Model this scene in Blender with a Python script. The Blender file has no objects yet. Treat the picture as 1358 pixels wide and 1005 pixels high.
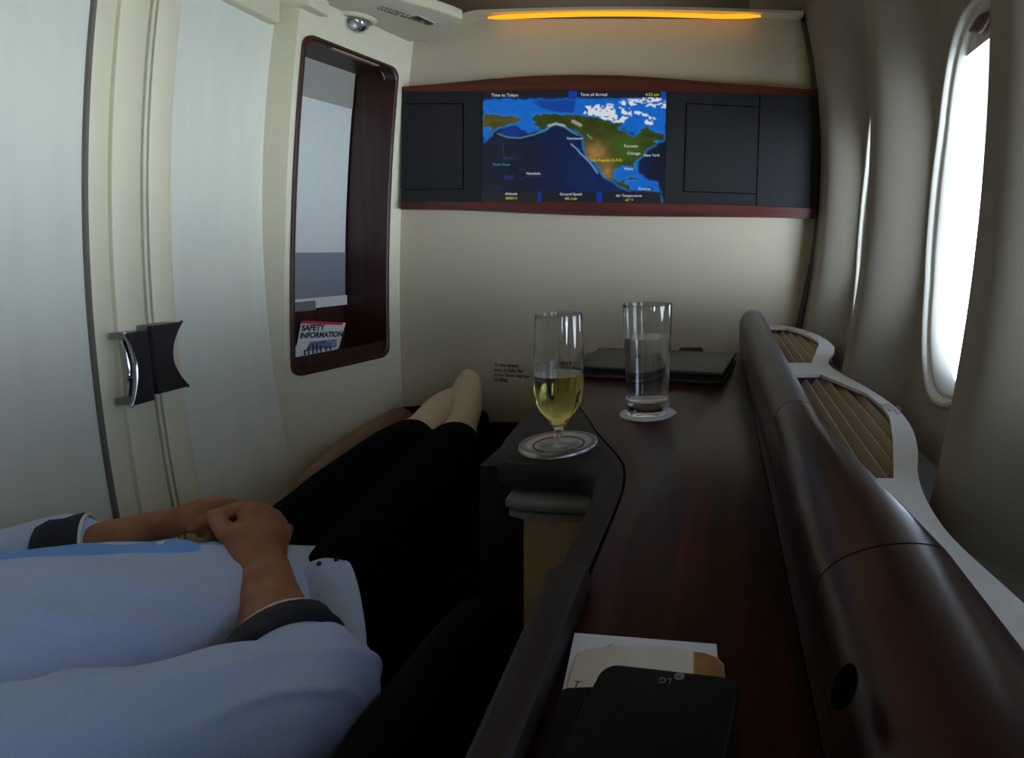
import bpy, bmesh, math, random
import numpy as np
from mathutils import Vector, Matrix, noise

random.seed(4)
SC = bpy.context.scene
SKY, L_CEIL = 16.5, 0.95
COL = SC.collection
CZ = 1.08                      # eye height of the camera
F, VX, VY = 800.0, 955.0, 330.0   # focal length and vanishing point in pixels of the 1358x1005 frame
PI = math.pi

# ------------------------------------------------------------------ geometry helpers
def P(px, py, Y):
    return Vector(((px - VX) / F * Y, Y, CZ - (py - VY) / F * Y))

def PH(px, py, h):
    Y = h * F / (py - VY)
    return Vector(((px - VX) / F * Y, Y, CZ - h))

def lerp(a, b, t):
    return a + (b - a) * t

def sstep(a, b, x):
    t = max(0.0, min(1.0, (x - a) / (b - a)))
    return t * t * (3 - 2 * t)

ORIG = {}
def tag(o, label=None, cat=None, group=None, kind=None):
    if label: o['label'] = label
    if cat: o['category'] = cat
    if group: o['group'] = group
    if kind: o['kind'] = kind
    return o

def empty(name, loc, label=None, cat=None, group=None, kind=None):
    o = bpy.data.objects.new(name, None)
    COL.objects.link(o)
    o.location = loc
    o.empty_display_size = 0.02
    ORIG[o.name] = Vector(loc)
    return tag(o, label, cat, group, kind)

def link_mesh(name, me, mats, parent=None, smooth=False, origin=None):
    """me is in world coordinates"""
    if origin is None:
        if parent is not None:
            origin = ORIG[parent.name]
        elif len(me.vertices):
            c = np.empty(len(me.vertices) * 3); me.vertices.foreach_get('co', c); c = c.reshape(-1, 3)
            lo, hi = c.min(0), c.max(0)
            origin = Vector(((lo[0] + hi[0]) / 2, (lo[1] + hi[1]) / 2, lo[2]))
        else:
            origin = Vector((0, 0, 0))
    origin = Vector(origin)
    me.transform(Matrix.Translation(-origin))
    o = bpy.data.objects.new(name, me)
    COL.objects.link(o)
    if parent is not None:
        o.parent = parent
        o.location = origin - ORIG[parent.name]
    else:
        o.location = origin
    ORIG[o.name] = origin
    if mats is not None:
        for m in (mats if isinstance(mats, (list, tuple)) else [mats]):
            me.materials.append(m)
    if smooth:
        me.polygons.foreach_set('use_smooth', [True] * len(me.polygons))
        if smooth == 'auto':
            try:
                me.set_sharp_from_angle(angle=math.radians(35))
            except Exception:
                pass
    me.update()
    return o

def obj(name, bm, mats, parent=None, smooth=False, recalc=True):
    if recalc:
        bmesh.ops.recalc_face_normals(bm, faces=bm.faces)
    me = bpy.data.meshes.new(name)
    bm.to_mesh(me); bm.free()
    return link_mesh(name, me, mats, parent, smooth)

def box(bm, lo, hi, bev=0.0, seg=2):
    r = bmesh.ops.create_cube(bm, size=1)
    vs = r['verts']
    c = [(lo[i] + hi[i]) / 2 for i in range(3)]
    s = [abs(hi[i] - lo[i]) for i in range(3)]
    for v in vs:
        v.co = Vector([c[i] + v.co[i] * s[i] for i in range(3)])
    if bev > 0:
        es = list({e for v in vs for e in v.link_edges})
        bmesh.ops.bevel(bm, geom=es, offset=bev, segments=seg, profile=0.5, affect='EDGES')

def grid(bm, rows, closed_u=False, cap=False):
    vs = [[bm.verts.new(p) for p in r] for r in rows]
    n = len(rows[0])
    for i in range(len(rows) - 1):
        for j in range(n if closed_u else n - 1):
            k = (j + 1) % n
            try:
                bm.faces.new((vs[i][j], vs[i][k], vs[i + 1][k], vs[i + 1][j]))
            except ValueError:
                pass
    if cap:
        for r in (vs[0], vs[-1]):
            try:
                bm.faces.new(r)
            except ValueError:
                pass
    return vs

def plate(bm, outline, vec, bev=0.0, seg=2):
    """polygon (world points) extruded by vec"""
    a = [bm.verts.new(p) for p in outline]
    b = [bm.verts.new(Vector(p) + Vector(vec)) for p in outline]
    n = len(a)
    fs = [bm.faces.new(a), bm.faces.new(list(reversed(b)))]
    for i in range(n):
        fs.append(bm.faces.new((a[i], b[i], b[(i + 1) % n], a[(i + 1) % n])))
    if bev:
        es = list({e for f in fs[:2] for e in f.edges})
        bmesh.ops.recalc_face_normals(bm, faces=fs)
        bmesh.ops.bevel(bm, geom=es, offset=bev, segments=seg, profile=0.5, affect='EDGES')

def holed_plate(bm, outer, holes, vec):
    eds = []
    for loop in [outer] + list(holes):
        vs = [bm.verts.new(p) for p in loop]
        eds += [bm.edges.new((vs[i], vs[(i + 1) % len(vs)])) for i in range(len(vs))]
    r = bmesh.ops.triangle_fill(bm, use_beauty=True, use_dissolve=False, edges=eds)
    fs = [g for g in r['geom'] if isinstance(g, bmesh.types.BMFace)]
    r = bmesh.ops.extrude_face_region(bm, geom=fs)
    bmesh.ops.translate(bm, verts=[g for g in r['geom'] if isinstance(g, bmesh.types.BMVert)], vec=vec)

def catmull(pts, n=6, closed=False):
    pts = [Vector(p) for p in pts]
    out = []
    m = len(pts)
    rng = range(m) if closed else range(m - 1)
    for i in rng:
        p0 = pts[(i - 1) % m] if (closed or i > 0) else pts[0] * 2 - pts[1]
        p1, p2 = pts[i], pts[(i + 1) % m]
        p3 = pts[(i + 2) % m] if (closed or i + 2 < m) else pts[-1] * 2 - pts[-2]
        for k in range(n):
            t = k / n
            out.append(0.5 * ((2 * p1) + (p2 - p0) * t + (2 * p0 - 5 * p1 + 4 * p2 - p3) * t * t + (3 * p1 - p0 - 3 * p2 + p3) * t ** 3))
    if not closed:
        out.append(pts[-1].copy())
    return out

def limb(bm, pts, rs, n=5, seg=16, up=(0, 0, 1), caps=True):
    """tapered round or elliptical tube with rounded ends; r is a number or (side, up)"""
    R = [(r, r) if not isinstance(r, (tuple, list)) else r for r in rs]
    q = [Vector((r[0], r[1], 0)) for r in R]
    path = catmull(pts, n) if len(pts) > 2 else [lerp(Vector(pts[0]), Vector(pts[1]), k / n) for k in range(n + 1)]
    rad = catmull(q, n) if len(pts) > 2 else [lerp(q[0], q[1], k / n) for k in range(n + 1)]
    up = Vector(up)
    rows = []
    N = len(path)
    def frame(i):
        t = (path[min(i + 1, N - 1)] - path[max(i - 1, 0)]).normalized()
        s = t.cross(up)
        if s.length < 1e-3:
            s = t.cross(Vector((1, 0, 0)))
        s.normalize()
        return t, s, s.cross(t).normalized()
    def ring(c, s, u, a, b):
        return [c + s * (a * math.cos(2 * PI * k / seg)) + u * (b * math.sin(2 * PI * k / seg)) for k in range(seg)]
    if caps:
        t, s, u = frame(0)
        e = min(rad[0][0], rad[0][1])
        for k in range(1, 5):
            th = PI / 2 * k / 5
            rows.append(ring(path[0] - t * (e * math.cos(th)), s, u, rad[0][0] * math.sin(th), rad[0][1] * math.sin(th)))
    for i in range(N):
        t, s, u = frame(i)
        rows.append(ring(path[i], s, u, rad[i][0], rad[i][1]))
    if caps:
        t, s, u = frame(N - 1)
        e = min(rad[-1][0], rad[-1][1])
        for k in range(4, 0, -1):
            th = PI / 2 * k / 5
            rows.append(ring(path[-1] + t * (e * math.cos(th)), s, u, rad[-1][0] * math.sin(th), rad[-1][1] * math.sin(th)))
    grid(bm, rows, closed_u=True, cap=caps)

def ball(bm, c, r):
    rr = r if isinstance(r, (tuple, list)) else (r, r, r)
    g = bmesh.ops.create_uvsphere(bm, u_segments=20, v_segments=14, radius=1)
    for v in g['verts']:
        v.co = Vector((c[0] + v.co.x * rr[0], c[1] + v.co.y * rr[1], c[2] + v.co.z * rr[2]))

def lathe(bm, prof, c, seg=48, close=True):
    rows = []
    for r, z in prof:
        rows.append([Vector((c[0] + r * math.cos(2 * PI * k / seg), c[1] + r * math.sin(2 * PI * k / seg), z)) for k in range(seg)])
    grid(bm, rows, closed_u=True, cap=close)

def fuse(bm, voxel, smooth=4, factor=0.5, fn=None):
    """voxel union of the closed shapes in bm, as one continuous world-space mesh"""
    bmesh.ops.recalc_face_normals(bm, faces=bm.faces)
    me = bpy.data.meshes.new('tmp'); bm.to_mesh(me); bm.free()
    o = bpy.data.objects.new('tmp', me); COL.objects.link(o)
    m = o.modifiers.new('r', 'REMESH'); m.mode = 'VOXEL'; m.voxel_size = voxel
    if smooth:
        s = o.modifiers.new('s', 'SMOOTH'); s.iterations = smooth; s.factor = factor
    dg = bpy.context.evaluated_depsgraph_get(); dg.update()
    out = bpy.data.meshes.new_from_object(o.evaluated_get(dg))
    bpy.data.objects.remove(o); bpy.data.meshes.remove(me)
    if fn:
        nr = [v.normal.copy() for v in out.vertices]
        for v, n in zip(out.vertices, nr):
            v.co = v.co + n * fn(v.co, n)
        out.update()
    return out

def text(name, body, size, origin, xd, yd, mat, parent=None, align='LEFT', depth=0.0, squash=1.0, space=1.0, bold=0.0):
    cu = bpy.data.curves.new('t', 'FONT')
    cu.body = body; cu.size = size; cu.align_x = align; cu.extrude = depth; cu.space_line = space; cu.offset = bold
    o = bpy.data.objects.new('t', cu); COL.objects.link(o)
    dg = bpy.context.evaluated_depsgraph_get(); dg.update()
    me = bpy.data.meshes.new_from_object(o.evaluated_get(dg))
    bpy.data.objects.remove(o); bpy.data.curves.remove(cu)
    xd, yd = Vector(xd).normalized(), Vector(yd).normalized()
    zd = xd.cross(yd).normalized()
    M = Matrix.Identity(4)
    for i in range(3):
        M[i][0] = xd[i] * squash; M[i][1] = yd[i]; M[i][2] = zd[i]; M[i][3] = origin[i]
    me.transform(M)
    me.materials.clear()
    return link_mesh(name, me, mat, parent)

# ------------------------------------------------------------------ materials
def srgb(r, g, b):
    f = lambda c: (c / 255 / 12.92) if c / 255 <= 0.04045 else ((c / 255 + 0.055) / 1.055) ** 2.4
    return (f(r), f(g), f(b), 1)

def mat(name, rgb, rough=0.5, metal=0.0, var=0.0, scale=(40, 40, 40), bump=0.0, spec=0.5, coat=0.0, detail=4, rgb2=None, sheen=0.0):
    m = bpy.data.materials.new(name); m.use_nodes = True
    nt = m.node_tree; b = nt.nodes['Principled BSDF']
    b.inputs['Base Color'].default_value = srgb(*rgb)
    b.inputs['Roughness'].default_value = rough
    b.inputs['Metallic'].default_value = metal
    b.inputs['Specular IOR Level'].default_value = spec
    if coat:
        b.inputs['Coat Weight'].default_value = coat
        b.inputs['Coat Roughness'].default_value = 0.15
    if sheen:
        b.inputs['Sheen Weight'].default_value = sheen
    if var or bump or rgb2:
        tc = nt.nodes.new('ShaderNodeTexCoord'); mp = nt.nodes.new('ShaderNodeMapping')
        mp.inputs['Scale'].default_value = scale
        nz = nt.nodes.new('ShaderNodeTexNoise'); nz.inputs['Scale'].default_value = 1.0; nz.inputs['Detail'].default_value = detail
        nt.links.new(tc.outputs['Object'], mp.inputs['Vector']); nt.links.new(mp.outputs[0], nz.inputs['Vector'])
        if var or rgb2:
            rp = nt.nodes.new('ShaderNodeValToRGB')
            c = srgb(*rgb)
            if rgb2:
                rp.color_ramp.elements[0].color = srgb(*rgb2); rp.color_ramp.elements[1].color = c
            else:
                rp.color_ramp.elements[0].color = tuple(x * (1 - var) for x in c[:3]) + (1,)
                rp.color_ramp.elements[1].color = tuple(min(1, x * (1 + var)) for x in c[:3]) + (1,)
            rp.color_ramp.elements[0].position = 0.35; rp.color_ramp.elements[1].position = 0.65
            nt.links.new(nz.outputs['Fac'], rp.inputs['Fac']); nt.links.new(rp.outputs['Color'], b.inputs['Base Color'])
        if bump:
            bp = nt.nodes.new('ShaderNodeBump'); bp.inputs['Strength'].default_value = bump; bp.inputs['Distance'].default_value = 0.002
            nt.links.new(nz.outputs['Fac'], bp.inputs['Height']); nt.links.new(bp.outputs['Normal'], b.inputs['Normal'])
    return m

def emit(name, rgb, s):
    m = bpy.data.materials.new(name); m.use_nodes = True
    nt = m.node_tree; nt.nodes.clear()
    e = nt.nodes.new('ShaderNodeEmission'); e.inputs['Color'].default_value = srgb(*rgb); e.inputs['Strength'].default_value = s
    o = nt.nodes.new('ShaderNodeOutputMaterial'); nt.links.new(e.outputs[0], o.inputs[0])
    return m

def glass(name, rgb=(255, 255, 255), ior=1.45, rough=0.0):
    m = bpy.data.materials.new(name); m.use_nodes = True
    b = m.node_tree.nodes['Principled BSDF']
    b.inputs['Base Color'].default_value = srgb(*rgb); b.inputs['Roughness'].default_value = rough
    b.inputs['IOR'].default_value = ior; b.inputs['Transmission Weight'].default_value = 1.0
    return m

def pane_mat():
    m = bpy.data.materials.new('window_glass'); m.use_nodes = True
    nt = m.node_tree; nt.nodes.clear()
    t = nt.nodes.new('ShaderNodeBsdfTransparent'); g = nt.nodes.new('ShaderNodeBsdfGlossy'); g.inputs['Roughness'].default_value = 0.05
    mx = nt.nodes.new('ShaderNodeMixShader'); o = nt.nodes.new('ShaderNodeOutputMaterial')
    mx.inputs[0].default_value = 0.03; nt.links.new(t.outputs[0], mx.inputs[1]); nt.links.new(g.outputs[0], mx.inputs[2])
    nt.links.new(mx.outputs[0], o.inputs[0])
    return m

M = dict(
    paper=mat('wall_fabric', (190, 177, 152), 0.9, var=0.03, scale=(900, 900, 60), bump=0.15),
    cream=mat('cream_plastic', (214, 206, 178), 0.55, var=0.02, scale=(60, 60, 60)),
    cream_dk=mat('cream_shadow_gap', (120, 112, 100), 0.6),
    frost=mat('frosted_door_panel', (212, 212, 196), 0.6, var=0.025, scale=(30, 30, 4)),
    stile=mat('door_stile', (214, 206, 176), 0.5, var=0.02, scale=(20, 20, 4)),
    gap=mat('door_gap', (104, 98, 88), 0.7),
    wood=mat('mahogany', (66, 22, 13), 0.3, spec=0.2, rgb2=(26, 9, 7), scale=(55, 3, 55), coat=0.0, detail=6),
    wood_v=mat('mahogany_upright', (66, 28, 20), 0.4, rgb2=(40, 16, 12), scale=(60, 60, 4), detail=6),
    wood_h=mat('mahogany_band', (92, 36, 24), 0.4, rgb2=(62, 24, 17), scale=(4, 60, 60), detail=6),
    rail=mat('rail_mahogany', (58, 26, 24), 0.28, spec=0.4, rgb2=(34, 15, 15), scale=(60, 4, 60), coat=0.1, detail=6),
    railtube=mat('rail_wood_sheen', (84, 72, 74), 0.42, var=0.06, scale=(200, 200, 200), bump=0.1),  # glossy wood of the far rail, reflected sheen put into the greyer colour
    leather=mat('brown_leather', (38, 28, 27), 0.55, spec=0.3, var=0.08, scale=(250, 250, 250), bump=0.3),
    tan=mat('tan_panel', (198, 168, 122), 0.75, var=0.05, scale=(90, 90, 90)),
    tanleather=mat('tan_leather', (126, 94, 68), 0.6, var=0.06, scale=(120, 120, 120), bump=0.2),
    black=mat('black_upholstery', (9, 8, 9), 0.9, spec=0.08, var=0.1, scale=(200, 200, 200)),
    navy=mat('navy_upholstery', (16, 20, 34), 0.8, var=0.1, scale=(200, 200, 200)),
    blackhole=mat('dark_recess', (4, 4, 4), 0.95, spec=0.04),
    greyp=mat('charcoal_panel', (38, 38, 40), 0.6, spec=0.2, var=0.04, scale=(300, 300, 300), bump=0.1),
    blk_pl=mat('black_plastic', (10, 10, 11), 0.35),
    chrome=mat('chrome', (200, 200, 202), 0.12, metal=1.0),
    steel=mat('brushed_steel', (214, 214, 212), 0.4, metal=0.75),
    greymetal=mat('grey_lip', (120, 114, 116), 0.45),
    handle=mat('dark_handle', (26, 24, 34), 0.3),
    plastic=mat('sidewall_plastic', (140, 131, 117), 0.55, var=0.015, scale=(60, 60, 60)),
    ledge=mat('ledge_plastic', (232, 228, 216), 0.5, var=0.015, scale=(60, 60, 60)),
    slat=mat('vent_slat_beige', (178, 160, 134), 0.6),
    bezel=mat('window_bezel', (204, 199, 186), 0.45),
    maroon=mat('shade_grip_maroon', (74, 40, 44), 0.4),
    white=mat('white_paper', (226, 228, 232), 0.8),
    white2=mat('white_card', (222, 220, 214), 0.7),
    creamcard=mat('cream_card', (206, 192, 160), 0.7, rgb2=(224, 220, 212), scale=(14, 9, 9)),
    browncard=mat('brown_print', (138, 92, 46), 0.6, rgb2=(176, 128, 66), scale=(30, 30, 30)),
    red=mat('red_print', (196, 30, 60), 0.6),
    ink=mat('dark_print', (40, 44, 58), 0.7),
    ink2=mat('faint_print', (96, 88, 74), 0.7),
    greenink=mat('label_print', (36, 52, 44), 0.7),
    photo=mat('card_picture', (140, 160, 190), 0.6, rgb2=(60, 70, 96), scale=(60, 60, 60)),
    blindw=mat('niche_blind', (198, 200, 194), 0.8, var=0.02, scale=(60, 60, 60)),
    blindg=mat('niche_grey_band', (124, 128, 134), 0.8),
    blindt=mat('niche_top_band', (150, 146, 136), 0.8),
    blindbar=mat('niche_white_bar', (214, 212, 206), 0.5),
    skin=mat('skin', (160, 108, 78), 0.6, spec=0.3, rgb2=(142, 92, 66), scale=(40, 40, 40)),
    shirt=mat('shirt_blue', (182, 202, 240), 0.85, var=0.05, scale=(500, 500, 500), bump=0.25, sheen=0.2),
    shirtp=mat('shirt_placket', (120, 168, 236), 0.85, var=0.04, scale=(300, 300, 300)),
    cuff=mat('cuff_navy', (26, 28, 44), 0.85, var=0.06, scale=(300, 300, 300)),
    trouser=mat('trousers_black', (6, 6, 9), 0.95, spec=0.04, var=0.1, scale=(200, 200, 200)),
    sock=mat('sock_beige', (196, 178, 150), 0.9, var=0.05, scale=(300, 300, 300), bump=0.3),
    hair=mat('hair_dark', (28, 20, 16), 0.6),
    carpet=mat('carpet', (40, 34, 32), 0.95, var=0.2, scale=(300, 300, 300)),
    ceil=mat('ceiling_panel', (120, 114, 104), 0.8),
    gl=glass('clear_glass', ior=1.45),
    wine=glass('white_wine', (228, 214, 132), 1.34),
    water=glass('water', (250, 252, 255), 1.33),
    led=emit('amber_led', (255, 164, 30), 1.5),
    phone=mat('phone_black', (5, 5, 6), 0.5, spec=0.12),
    logo=mat('phone_logo', (120, 116, 116), 0.4),
    pane=pane_mat(),
)

# ------------------------------------------------------------------ the shell
def base_x(dz):                       # bowed fuselage side
    return 0.297 - (0.28 if dz > 0.28 else 0.21) * (dz - 0.28) ** 2

def structure(name, bm, m, smooth=False, label=None):
    o = obj(name, bm, m, None, smooth)
    o['kind'] = 'structure'
    if label: o['label'] = label
    return o

bm = bmesh.new(); box(bm, (-2.0, -1.2, -0.05), (0.30, 3.2, 0)); structure('floor', bm, M['carpet'], label='dark carpeted cabin floor')
bm = bmesh.new(); box(bm, (-2.0, -1.2, 2.15), (0.45, 3.2, 2.2)); structure('ceiling', bm, M['ceil'], label='grey cabin ceiling above the suite')
bm = bmesh.new(); box(bm, (-2.05, -1.2, 0), (-2.0, 3.2, 2.2)); structure('wall_aisle', bm, M['cream'], label='cabin wall across the aisle')
bm = bmesh.new(); box(bm, (-2.0, -1.25, 0), (0.45, -1.2, 2.2)); structure('wall_back', bm, M['cream'], label='cabin wall behind the seat')
bm = bmesh.new(); box(bm, (-2.0, 3.2, 0), (0.45, 3.25, 2.2)); structure('wall_far', bm, M['ceil'], label='dim cabin wall beyond the front partition')

# front partition, its right edge follows the fuselage
pts = [Vector((-0.956, 1.80, 0.0))]
ztop = CZ + (330 - 25) / F * 1.8
pts += [Vector((base_x(-1.0) , 1.80, 0.0))]
for k in range(31):
    z = lerp(0.62, ztop, k / 30)
    pts.append(Vector((base_x(z - CZ), 1.80, z)))
pts.append(Vector((-0.956, 1.80, ztop)))
bm = bmesh.new(); plate(bm, pts, (0, 0.04, 0))
WF = structure('wall_front', bm, M['paper'], label='cream fabric partition in front of the seat')
# black rubber edge strip
rows = []
for k in range(41):
    z = lerp(CZ - 0.27, ztop + 0.005, k / 40); x = base_x(z - CZ)
    w = 0.006 + 0.012 * sstep(0.05, -0.25, z - CZ) + 0.006 * sstep(0.3, 0.5, z - CZ)
    rows.append([Vector((x - w, 1.801, z)), Vector((x - w, 1.782, z)), Vector((x + 0.012, 1.778, z)), Vector((x + 0.02, 1.80, z))])
bm = bmesh.new(); grid(bm, rows, closed_u=True, cap=True)
o = structure('trim_1', bm, M['blk_pl'], True, label='black edge strip between front partition and window wall')

# sidewall with scooped window bays
WIN = [-0.68, -0.15, 0.38, 0.91, 1.44]
HW, HH, WC = 0.150, 0.300, 0.070
def scoop(y, dz):
    d = min(abs(y - c) for c in WIN)
    return 0.090 * (1 - sstep(0.135, 0.252, d)) * (1 - sstep(0.48, 0.76, dz)) * (0.62 + 0.38 * sstep(-0.38, -0.2, dz))
def wall_x(y, dz):
    return base_x(dz) + scoop(y, dz)
def ell(th, s=1.0):
    c, s_ = math.cos(th), math.sin(th)
    e = 2 / 2.3
    return (HW * s * math.copysign(abs(c) ** e, c), HH * s * math.copysign(abs(s_) ** e, s_))
bm = bmesh.new()
NB, NT = 104, 22
y0b, y1b, z0b, z1b = -0.265, 0.265, -0.58, 1.08
for c in WIN:
    rows = []
    for j in range(NT + 1):
        t = j / NT
        row = []
        for k in range(NB):
            th = 2 * PI * k / NB
            ex, ez = ell(th)
            ez += WC
            # point on the rectangle along the same direction
            dx, dzv = math.cos(th), math.sin(th)
            sx = (y1b / abs(dx)) if abs(dx) > 1e-6 else 1e9
            sz = ((z1b - WC) / dzv) if dzv > 1e-6 else (((z0b - WC) / dzv) if dzv < -1e-6 else 1e9)
            s = min(sx, sz)
            rx, rz = dx * s, WC + dzv * s
            for cy_ in (y0b, y1b):          # the sample nearest each corner goes exactly into it
                for cz_ in (z0b, z1b):
                    ca_ = math.atan2(cz_ - WC, cy_)
                    if round(ca_ / (2 * PI / NB)) % NB == k:
                        rx, rz = cy_, cz_
            tt = t ** 1.25
            y, z = lerp(ex, rx, tt), lerp(ez, rz, tt)
            row.append(Vector((wall_x(c + y, z), c + y, CZ + z)))
        rows.append(row)
    grid(bm, rows, closed_u=True)
# corners of each bay are cut by the direction sampling: close with straight strips
o = structure('wall_right', bm, M['plastic'], True, label='curved cream cabin sidewall with window recesses')
# flat backing beyond the bays so that no daylight leaks in at the seams
bm = bmesh.new()
for ya, yb in ((-1.2, -0.945), (1.705, 3.2)):
    rows = []
    for i in range(9):
        y = lerp(ya, yb, i / 8)
        rows.append([Vector((base_x(z), y, CZ + z)) for z in np.linspace(-0.9, 1.08, 40)])
    grid(bm, rows)
structure('wall_side', bm, M['plastic'], True, label='cabin sidewall beyond the suite')
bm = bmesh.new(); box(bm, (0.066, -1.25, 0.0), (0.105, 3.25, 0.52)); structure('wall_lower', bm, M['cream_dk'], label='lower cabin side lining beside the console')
# lower and upper closing strips
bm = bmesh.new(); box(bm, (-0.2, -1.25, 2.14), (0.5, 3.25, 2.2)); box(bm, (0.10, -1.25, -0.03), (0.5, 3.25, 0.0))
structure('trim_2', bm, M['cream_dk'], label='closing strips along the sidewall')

for wi, c in enumerate(WIN):
    n = 96
    def ringp(s, off, extra=0.0):
        out = []
        for k in range(n):
            a, b = ell(2 * PI * k / n, 1.0)
            r = math.hypot(a, b)
            a2, b2 = a * (1 + s / r), b * (1 + s / r)
            b2 += WC
            out.append(Vector((wall_x(c + a, b + WC) + off, c + a2, CZ + b2)))
        return out
    root = empty('window_%d' % (wi + 1), (0.36, c, CZ + WC - HH), kind='structure',
                 label='tall rounded cabin window set in a scooped recess')
    bm = bmesh.new()
    prof = [(0.006, 0.004), (0.006, -0.004), (0.003, -0.007), (-0.002, -0.006), (-0.004, 0.004)]
    grid(bm, [ringp(s, o_) for s, o_ in prof], closed_u=True)
    obj('bezel_ring', bm, M['bezel'], root, True)
    bm = bmesh.new()
    prof = [(-0.003, 0.004), (-0.004, 0.009), (-0.007, 0.009), (-0.009, 0.004), (-0.014, 0.008), (-0.021, 0.018), (-0.0225, 0.034)]
    grid(bm, [ringp(s, o_) for s, o_ in prof], closed_u=True)
    obj('reveal', bm, M['bezel'], root, True)
    bm = bmesh.new()
    r1 = ringp(-0.0222, 0.024)
    plate(bm, r1, (0.003, 0, 0))
    obj('pane', bm, M['pane'], root)
    # shade pulled nearly all the way up, with its grip
    bm = bmesh.new()
    rows = []
    for k in range(15):
        th = PI * (0.5 - 0.36) + PI * 0.72 * k / 14
        a, b = ell(th, 0.985)
        if b < 0.248: b = 0.248
        x1 = wall_x(c + a, b + WC) + 0.016
        xm = wall_x(c + a, 0.242 + WC) + 0.016
        rows.append([Vector((xm, c + a, CZ + WC + 0.245)), Vector((x1, c + a, CZ + WC + b)), Vector((x1 + 0.006, c + a, CZ + WC + b)), Vector((xm + 0.006, c + a, CZ + WC + 0.245))])
    grid(bm, rows, closed_u=True, cap=True)
    sh = obj('window_shade', bm, M['bezel'], root, 'auto')
    bm = bmesh.new()
    xm = wall_x(c, 0.272 + WC) + 0.008
    limb(bm, [(xm, c - 0.035, CZ + WC + 0.272), (xm, c, CZ + WC + 0.270), (xm, c + 0.035, CZ + WC + 0.272)], [(0.004, 0.003), (0.008, 0.014), (0.004, 0.003)])
    obj('grip', bm, M['maroon'], sh, True)

# ------------------------------------------------------------------ left: niche wall, door, header
def splay_Y(px):
    k = (px - VX) / F
    return 1.379 / (0.235 - k)
def bow(dz, a=0.075, d0=-0.12):
    return a * (dz - d0) ** 2
WD = Vector((0.235, 1.0, 0)).normalized()        # along the niche wall, forward
WN = Vector((1.0, -0.235, 0)).normalized()       # its face normal into the suite
W0 = Vector((-1.379, 0.0, 0))
def WP(px, py, off=0.0):
    """a point of the niche wall seen at a pixel, offset along the wall normal"""
    Y = splay_Y(px); X = -1.379 + 0.235 * Y
    z = CZ - (py - VY) / F * Y
    return Vector((X, Y, z)) + WN * off
def WS(s, z, off=0.0):
    """niche wall by distance along it (s = Y) and height"""
    X = -1.379 + 0.235 * s
    return Vector((X + bow(z - CZ), s, z)) + WN * off

def rrect(y0, y1, z0, z1, r, n=6):
    out = []
    for cx, cz, a0 in ((y1 - r, z1 - r, 0), (y0 + r, z1 - r, 90), (y0 + r, z0 + r, 180), (y1 - r, z0 + r, 270)):
        for k in range(n + 1):
            a = math.radians(a0 + 90 * k / n)
            out.append((cx + r * math.cos(a), cz + r * math.sin(a)))
    return out

SA, SB = 1.438, 1.806          # wall from the door jamb to the front corner
NA, NB_, NZ0, NZ1 = 1.462, 1.744, 0.778, 1.594
def niche_loop(grow, off, n=16):
    """outline of the niche mouth, densified on the bowed wall; bottom and top edges slope like the photo's"""
    base = rrect(NA - grow, NB_ + grow, NZ0 - grow, NZ1 + grow, 0.030)
    ref = rrect(NA, NB_, NZ0, NZ1, 0.030)
    dense = []
    for i in range(len(base)):
        a, b = base[i], base[(i + 1) % len(base)]
        ra, rb = ref[i], ref[(i + 1) % len(base)]
        d = math.hypot(rb[0] - ra[0], rb[1] - ra[1]); k = max(1, int(d / 0.05))
        for j in range(k):
            dense.append((lerp(a[0], b[0], j / k), lerp(a[1], b[1], j / k)))
    return [WS(s, z, off) for s, z in dense]

bm = bmesh.new()
outer = []
for s0, s1, z0, z1 in ((SA, SB, 0.0, 0.0), (SB, SB, 0.0, 1.80), (SB, SA, 1.80, 1.80), (SA, SA, 1.80, 0.0)):
    for k in range(24):
        outer.append(WS(lerp(s0, s1, k / 24), lerp(z0, z1, k / 24)))
holed_plate(bm, outer, [niche_loop(0.0, 0.0)], WN * -0.035)
structure('wall_left', bm, M['cream'], label='cream side wall with the wood lined niche')
# jamb return back to the door
rows = []
for k in range(31):
    z = 1.8 * k / 30
    p = WS(SA, z, 0.0)
    rows.append([p + Vector((0.004, -0.003, 0)), p + Vector((-0.02, -0.006, 0)), p + Vector((-0.085, -0.006, 0)), p + Vector((-0.085, 0.03, 0)), p + Vector((-0.01, 0.02, 0))])
bm = bmesh.new(); grid(bm, rows, closed_u=True, cap=True)
structure('trim_3', bm, M['cream'], 'auto', label='cream jamb post between door and niche wall')

# the niche itself
niche = empty('niche_cabinet', WS(1.6, NZ0, -0.07), 'tall wood lined niche with pale blind, in the cream wall left of the screen', 'niche')
bm = bmesh.new()
DEP = -0.145
grid(bm, [niche_loop(0.009, 0.002), niche_loop(0.009, 0.006), niche_loop(0.007, 0.008), niche_loop(0.002, 0.008), niche_loop(-0.001, 0.005), niche_loop(-0.001, -0.03)], closed_u=True)
obj('frame', bm, M['wood_v'], niche, 'auto')
def nslab(name, s0, s1, z0, z1, o0, o1, m, parent=niche, bev=0.0):
    bm = bmesh.new()
    rows = []
    for k in range(13):
        z = lerp(z0, z1, k / 12)
        rows.append([WS(s0, z, o0), WS(s1, z, o0), WS(s1, z, o1), WS(s0, z, o1)])
    grid(bm, rows, closed_u=True, cap=True)
    return obj(name, bm, m, parent)
nslab('side_lining', NB_ - 0.001, NB_ + 0.012, NZ0, NZ1, -0.003, DEP, M['wood_v'])
nslab('side_lining', NA - 0.012, NA + 0.001, NZ0, NZ1, -0.003, DEP, M['wood_v'])
nslab('top_lining', NA - 0.012, NB_ + 0.012, NZ1 - 0.002, NZ1 + 0.012, -0.003, DEP, M['wood_v'])
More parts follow.
